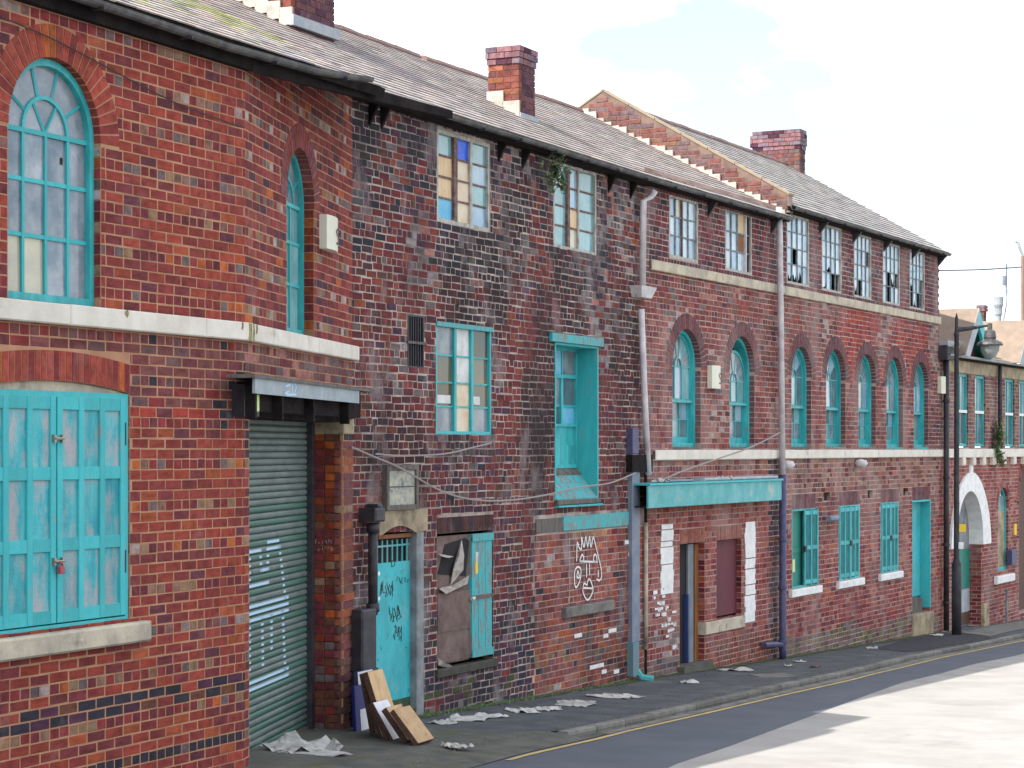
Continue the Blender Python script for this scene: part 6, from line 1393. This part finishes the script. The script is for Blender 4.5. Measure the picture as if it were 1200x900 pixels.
# ================================================================== plants
def sprig(b, lf, base, n, spread, hgt, rng, leaf=.05, droop=.2):
    for i in range(n):
        a = rng.uniform(0, 2 * pi); r = spread * rng.uniform(.3, 1); h_ = hgt * rng.uniform(-.6, 1)
        p1 = Vector(base) + Vector((cos(a) * r, sin(a) * r * .6, h_)); mid = (Vector(base) + p1) / 2 + Vector((0, 0, .03))
        b.tube([base, mid, p1], [.006, .005, .003], 4)
        for k in range(9):
            f = rng.uniform(.35, 1.05); c = Vector(base).lerp(p1, f); d = Vector((rng.uniform(-1, 1), rng.uniform(-1, 1), rng.uniform(-.6, .8))).normalized(); L_ = leaf * rng.uniform(.6, 1.4); sd_ = d.cross(Vector((0, 0, 1))).normalized() * L_ * .22
            lf.add([tuple(c), tuple(c + d * L_ * .5 + sd_), tuple(c + d * L_), tuple(c + d * L_ * .5 - sd_)], [(0, 1, 2, 3)])
rp = random.Random(5)
ps = FB.s(655, -.25); pz = FB.z(655, 205, -.25)
pl = thing('gutter_plant', FB.sub(ps, -.22, pz - .25).M, 'leafy buddleia sprouting from the gutter over the top window', 'plant')
sb_, lb_ = MB(), MB(); sprig(sb_, lb_, (0, 0, .2), 30, .30, .36, rp, leaf=.085); sb_.build('stem', 'stem', pl, FB.sub(ps, -.22, pz - .25)); lb_.build('foliage', 'leaf', pl, FB.sub(ps, -.22, pz - .25))
ps = FC.s(1171, -.15); F_ = FC.sub(ps, -.15, 0)
pl = thing('ledge_plant', F_.M, 'green bush rooted on the white ledge between far windows', 'plant'); sb_, lb_ = MB(), MB(); sprig(sb_, lb_, (0, 0, 0), 40, .28, .75, rp, leaf=.12); sb_.build('stem', 'stem', pl, F_); lb_.build('foliage', 'leaf', pl, F_)
# moss and weeds along the wall foot
ms = MB()
for i in range(1500):
    s_ = rp.uniform(.2, LEN_B) if i % 3 else rp.uniform(0.6, 4.6); d = abs(rp.gauss(0, .05)); zz = gfs(FB, s_); L_ = rp.uniform(.01, .05); a = rp.uniform(0, 6.28)
    x, y = s_, -.02 - d; ms.add([(x, y, zz), (x + .012 * cos(a), y + .012 * sin(a), zz), (x + rp.uniform(-.02, .02), y + rp.uniform(-.02, .02), zz + L_)], [(0, 1, 2)])
ms.build('moss', 'leaf', None, FB, kind='stuff')
gr = MB(); n = 120; SW = LEN_B + LEN_C
def wall_pt(s_):
    F_, q_ = (FB, s_) if s_ < LEN_B else (FC, s_ - LEN_B)
    return F_.P + F_.D * q_, F_.I
for i in range(n + 1):
    s_ = .9 + (SW - 1.0) * i / n; p, I_ = wall_pt(s_); w1 = .07 + .16 * abs(noise.noise(Vector((s_ * 1.7, 2, 0)))) + rp.uniform(0, .05)
    for k_, dz_ in ((-.02, .012), (-.5 * w1, .012), (-w1, .007)):
        v_ = p + I_ * k_; gr.v.append((v_.x, v_.y, EYE + gxy(v_.x, v_.y) + dz_ + (rp.uniform(0, .012) if k_ > -w1 else 0)))
for i in range(n):
    for j in range(2): q0 = i * 3 + j; gr.f.append((q0, q0 + 1, q0 + 4, q0 + 3)); gr.c.append(None)
gr.build('wall_foot_dirt', 'moss', None, Frame(Matrix.Identity(4)), kind='stuff')

# ================================================================== things on the ground
def gput(px_, py_, rz=0.0, dz=0.0):
    t_, v_ = ground_hit(px_, py_); f = FG.sub(t_, v_, gz(t_) + dz); p = f.M.translation; return Frame(Matrix.Translation(p) @ Matrix.Rotation(rz, 4, 'Z'))
def board(name, m, px_, py_, w_, h_, th, lean, yaw, label, cat='board', em=None, dx=0, dy=0):
    F_ = gput(px_, py_, yaw); F_ = Frame(F_.M @ Matrix.Rotation(lean, 4, 'Y'))
    b = MB(); b.box(0, th, 0, w_, 0.0, h_, ch=0); o = b.build(name, m, None, F_); fin(o, label, cat)
    if em:
        e = MB(); e.box(th + .001, th + .004, .004, w_ - .004, .004, h_ - .004); e.build('face', em, o, F_)
    return o
# leaning pack: boards stand almost edge-on, tops to the left
yw = radians(-30)
specs = [('blue_board', 'blue_cover', 414, 858, .34, .48, .03, -.05, 'dark blue board standing upright against the pier', 'blue_cover'),
         ('purple_board', 'navy_iron', 419, 857, .36, .62, .04, -.07, 'taller purple grey board behind the dark blue one', 'melamine'),
         ('dark_board', 'dark_wood', 434, 862, .38, .64, .05, -.20, 'tall dark board leaning behind the chipboard one', 'dark_wood'),
         ('chipboard_panel', 'dark_wood', 447, 864, .36, .68, .06, -.33, 'tall chipboard panel with a bare tan front', 'chipboard'),
         ('white_board', 'dark_wood', 446, 866, .34, .34, .03, -.46, 'narrow white laminate board in the leaning stack', 'melamine'),
         ('brown_board', 'dark_wood', 452, 868, .36, .40, .035, -.52, 'dark brown board beside the white laminate one', 'dark_wood'),
         ('pale_panel', 'dark_wood', 458, 869, .34, .43, .03, -.56, 'short pale panel between the brown boards', 'melamine'),
         ('cabinet_panel', 'dark_wood', 473, 872, .36, .40, .06, -.66, 'short brown cabinet panel under the front panel', 'chipboard'),
         ('front_panel', 'dark_wood', 486, 875, .38, .42, .05, -.70, 'frontmost light wood panel lying at the lowest slant', 'chipboard')]
for nm, m_, x, y, w_, h_, th, ln, lab, em in specs:
    board(nm, m_, x, y, w_, h_, th, ln, radians(-22), lab, 'board', em)
fin(sheet_scrap('crumpled_sheet', 'paper', None, gput(350, 878, .2), 0, 0, .01, .62, .85, 101, .16), 'large crumpled pale sheet lying in front of the roller shutter', 'litter')
fin(sheet_scrap('flat_sheet', 'paper', None, gput(368, 884, .0), 0, 0, .006, .70, .3, 102, .04), 'flattened edge of card just in front of the crumpled sheet', 'litter')
fin(sheet_scrap('newspaper', 'paper', None, gput(536, 876, .0), 0, 0, .006, .22, .30, 103, .05), 'torn paper lying on the kerb stones', 'litter')
lits = [(520, 848, .25, .3, 'white strip of paper nearest the blue door'), (548, 843, .45, .5, 'larger torn paper under the boarded window'), (575, 840, .3, .3, 'small paper scrap right of the larger torn paper'), (612, 834, .3, .4, 'paper scrap at the corner of the newer brickwork'), (640, 832, .3, .3, 'white scrap below the sprayed face, left one'), (672, 826, .5, .45, 'wide torn sheet below the sprayed face'), (722, 817, .4, .6, 'flat white sheet beside the turquoise pipe shoe'),
        (808, 800, .25, .3, 'scrap of plastic at the old shop doorway'), (862, 786, .25, .5, 'greenish litter strip under the shop window'), (937, 776, .15, .2, 'small white litter beside the dark drainpipe'), (925, 781, .12, .12, 'tiny white scrap left of the drainpipe litter'), (1022, 760, .2, .25, 'white scrap on the old pavement before the dark patch'), (1098, 745, .25, .25, 'white litter on the dark asphalt patch'), (955, 782, .3, .1, 'dark stick lying on the pavement past the drainpipe')]
for i, (x, y, a, c, lab) in enumerate(lits): fin(sheet_scrap('paper_scrap', 'paper' if 'dark stick' not in lab else 'dark_wood', None, gput(x, y, rp.uniform(0, 1)), 0, 0, .006, a, c, 120 + i, .045), lab, 'litter')
gt = MB()          # leaves and grit blown against the wall and the kerb
for i in range(1400):
    t_ = rp.uniform(-3, 24); v_ = (kv(t_) + .14 + abs(rp.gauss(0, .10))) if i % 2 else (-.06 - abs(rp.gauss(0, .22)) - .0 * t_)
    if i % 7 == 0: v_ = rp.uniform(kv(t_) + .2, -.1)
    L_ = rp.uniform(.006, .022); a_ = rp.uniform(0, 6.28); z_ = gz(t_) + .012; k_ = rp.choice([(.10, .07, .04), (.05, .045, .04), (.2, .17, .13), (.09, .10, .04)])
    gt.add([(t_, v_, z_), (t_ + L_ * cos(a_), v_ + L_ * sin(a_), z_ + .002), (t_ + L_ * cos(a_ + 1.2), v_ + L_ * sin(a_ + 1.2), z_ + .006), (t_ + L_ * .7 * cos(a_ + 2), v_ + L_ * .7 * sin(a_ + 2), z_)], [(0, 1, 2), (0, 2, 3)], k_)
gt.build('grit', 'slate_mass', None, FG, kind='stuff')
# loose slabs on the pavement by the kerb
pvm = gput(905, 792, radians(20)); sl_ = bx('loose_slab', 'kerb_stone', None, pvm, -.3, .3, -.25, .2, -.03, .015, ch=.01); fin(sl_, 'broken paving slab at the kerb opposite the drainpipe', 'slab')

# ================================================================== cables
def cable(F, pts, q, r, m, label, n=24, sagpts=True):
    P = [(F.s(x, q), q, F.z(x, y, q)) for x, y in pts]; out = []
    for i in range(len(P) - 1):
        p0 = P[max(i - 1, 0)]; p1 = P[i]; p2 = P[i + 1]; p3 = P[min(i + 2, len(P) - 1)]
        for k in range(6):
            t_ = k / 6; out.append(tuple(.5 * (2 * p1[j] + (p2[j] - p0[j]) * t_ + (2 * p0[j] - 5 * p1[j] + 4 * p2[j] - p3[j]) * t_ * t_ + (3 * p1[j] - p0[j] - 3 * p2[j] + p3[j]) * t_ ** 3) for j in range(3)))
    out.append(P[-1]); o0 = out[0]; b = MB(); b.tube([(p[0] - o0[0], p[1] - o0[1], p[2] - o0[2]) for p in out], r, 5); o = b.build('cable', m, None, F.sub(*o0)); return fin(o, label, 'cable')
cable(FB, [(412, 524), (440, 536), (470, 549), (510, 572), (545, 584), (585, 587), (630, 582), (680, 571), (715, 566), (745, 554)], -.1, .011, 'cable', 'long pale cable sagging across the sooty wall to the blue grey trunking')
cable(FB, [(440, 532), (470, 534), (520, 532), (560, 523), (576, 519)], -.06, .010, 'cable', 'short grey cable looping under the middle turquoise window')
cable(FC, [(776, 563), (800, 552), (840, 538), (880, 524), (914, 507)], -.2, .012, 'cable', 'cable running from the shop fascia up to the long white pipe')
cable(FA, [(1, 20), (60, 45), (118, 75), (190, 113), (230, 130), (286, 150)], -.03, .006, 'cable_dark', 'thin dark wire pinned across the top of the nearest brick wall')
cable(FC, [(1101, 317), (1150, 316), (1197, 313)], -.3, .014, 'cable_dark', 'overhead wire from the end of the five bay building to the pole')
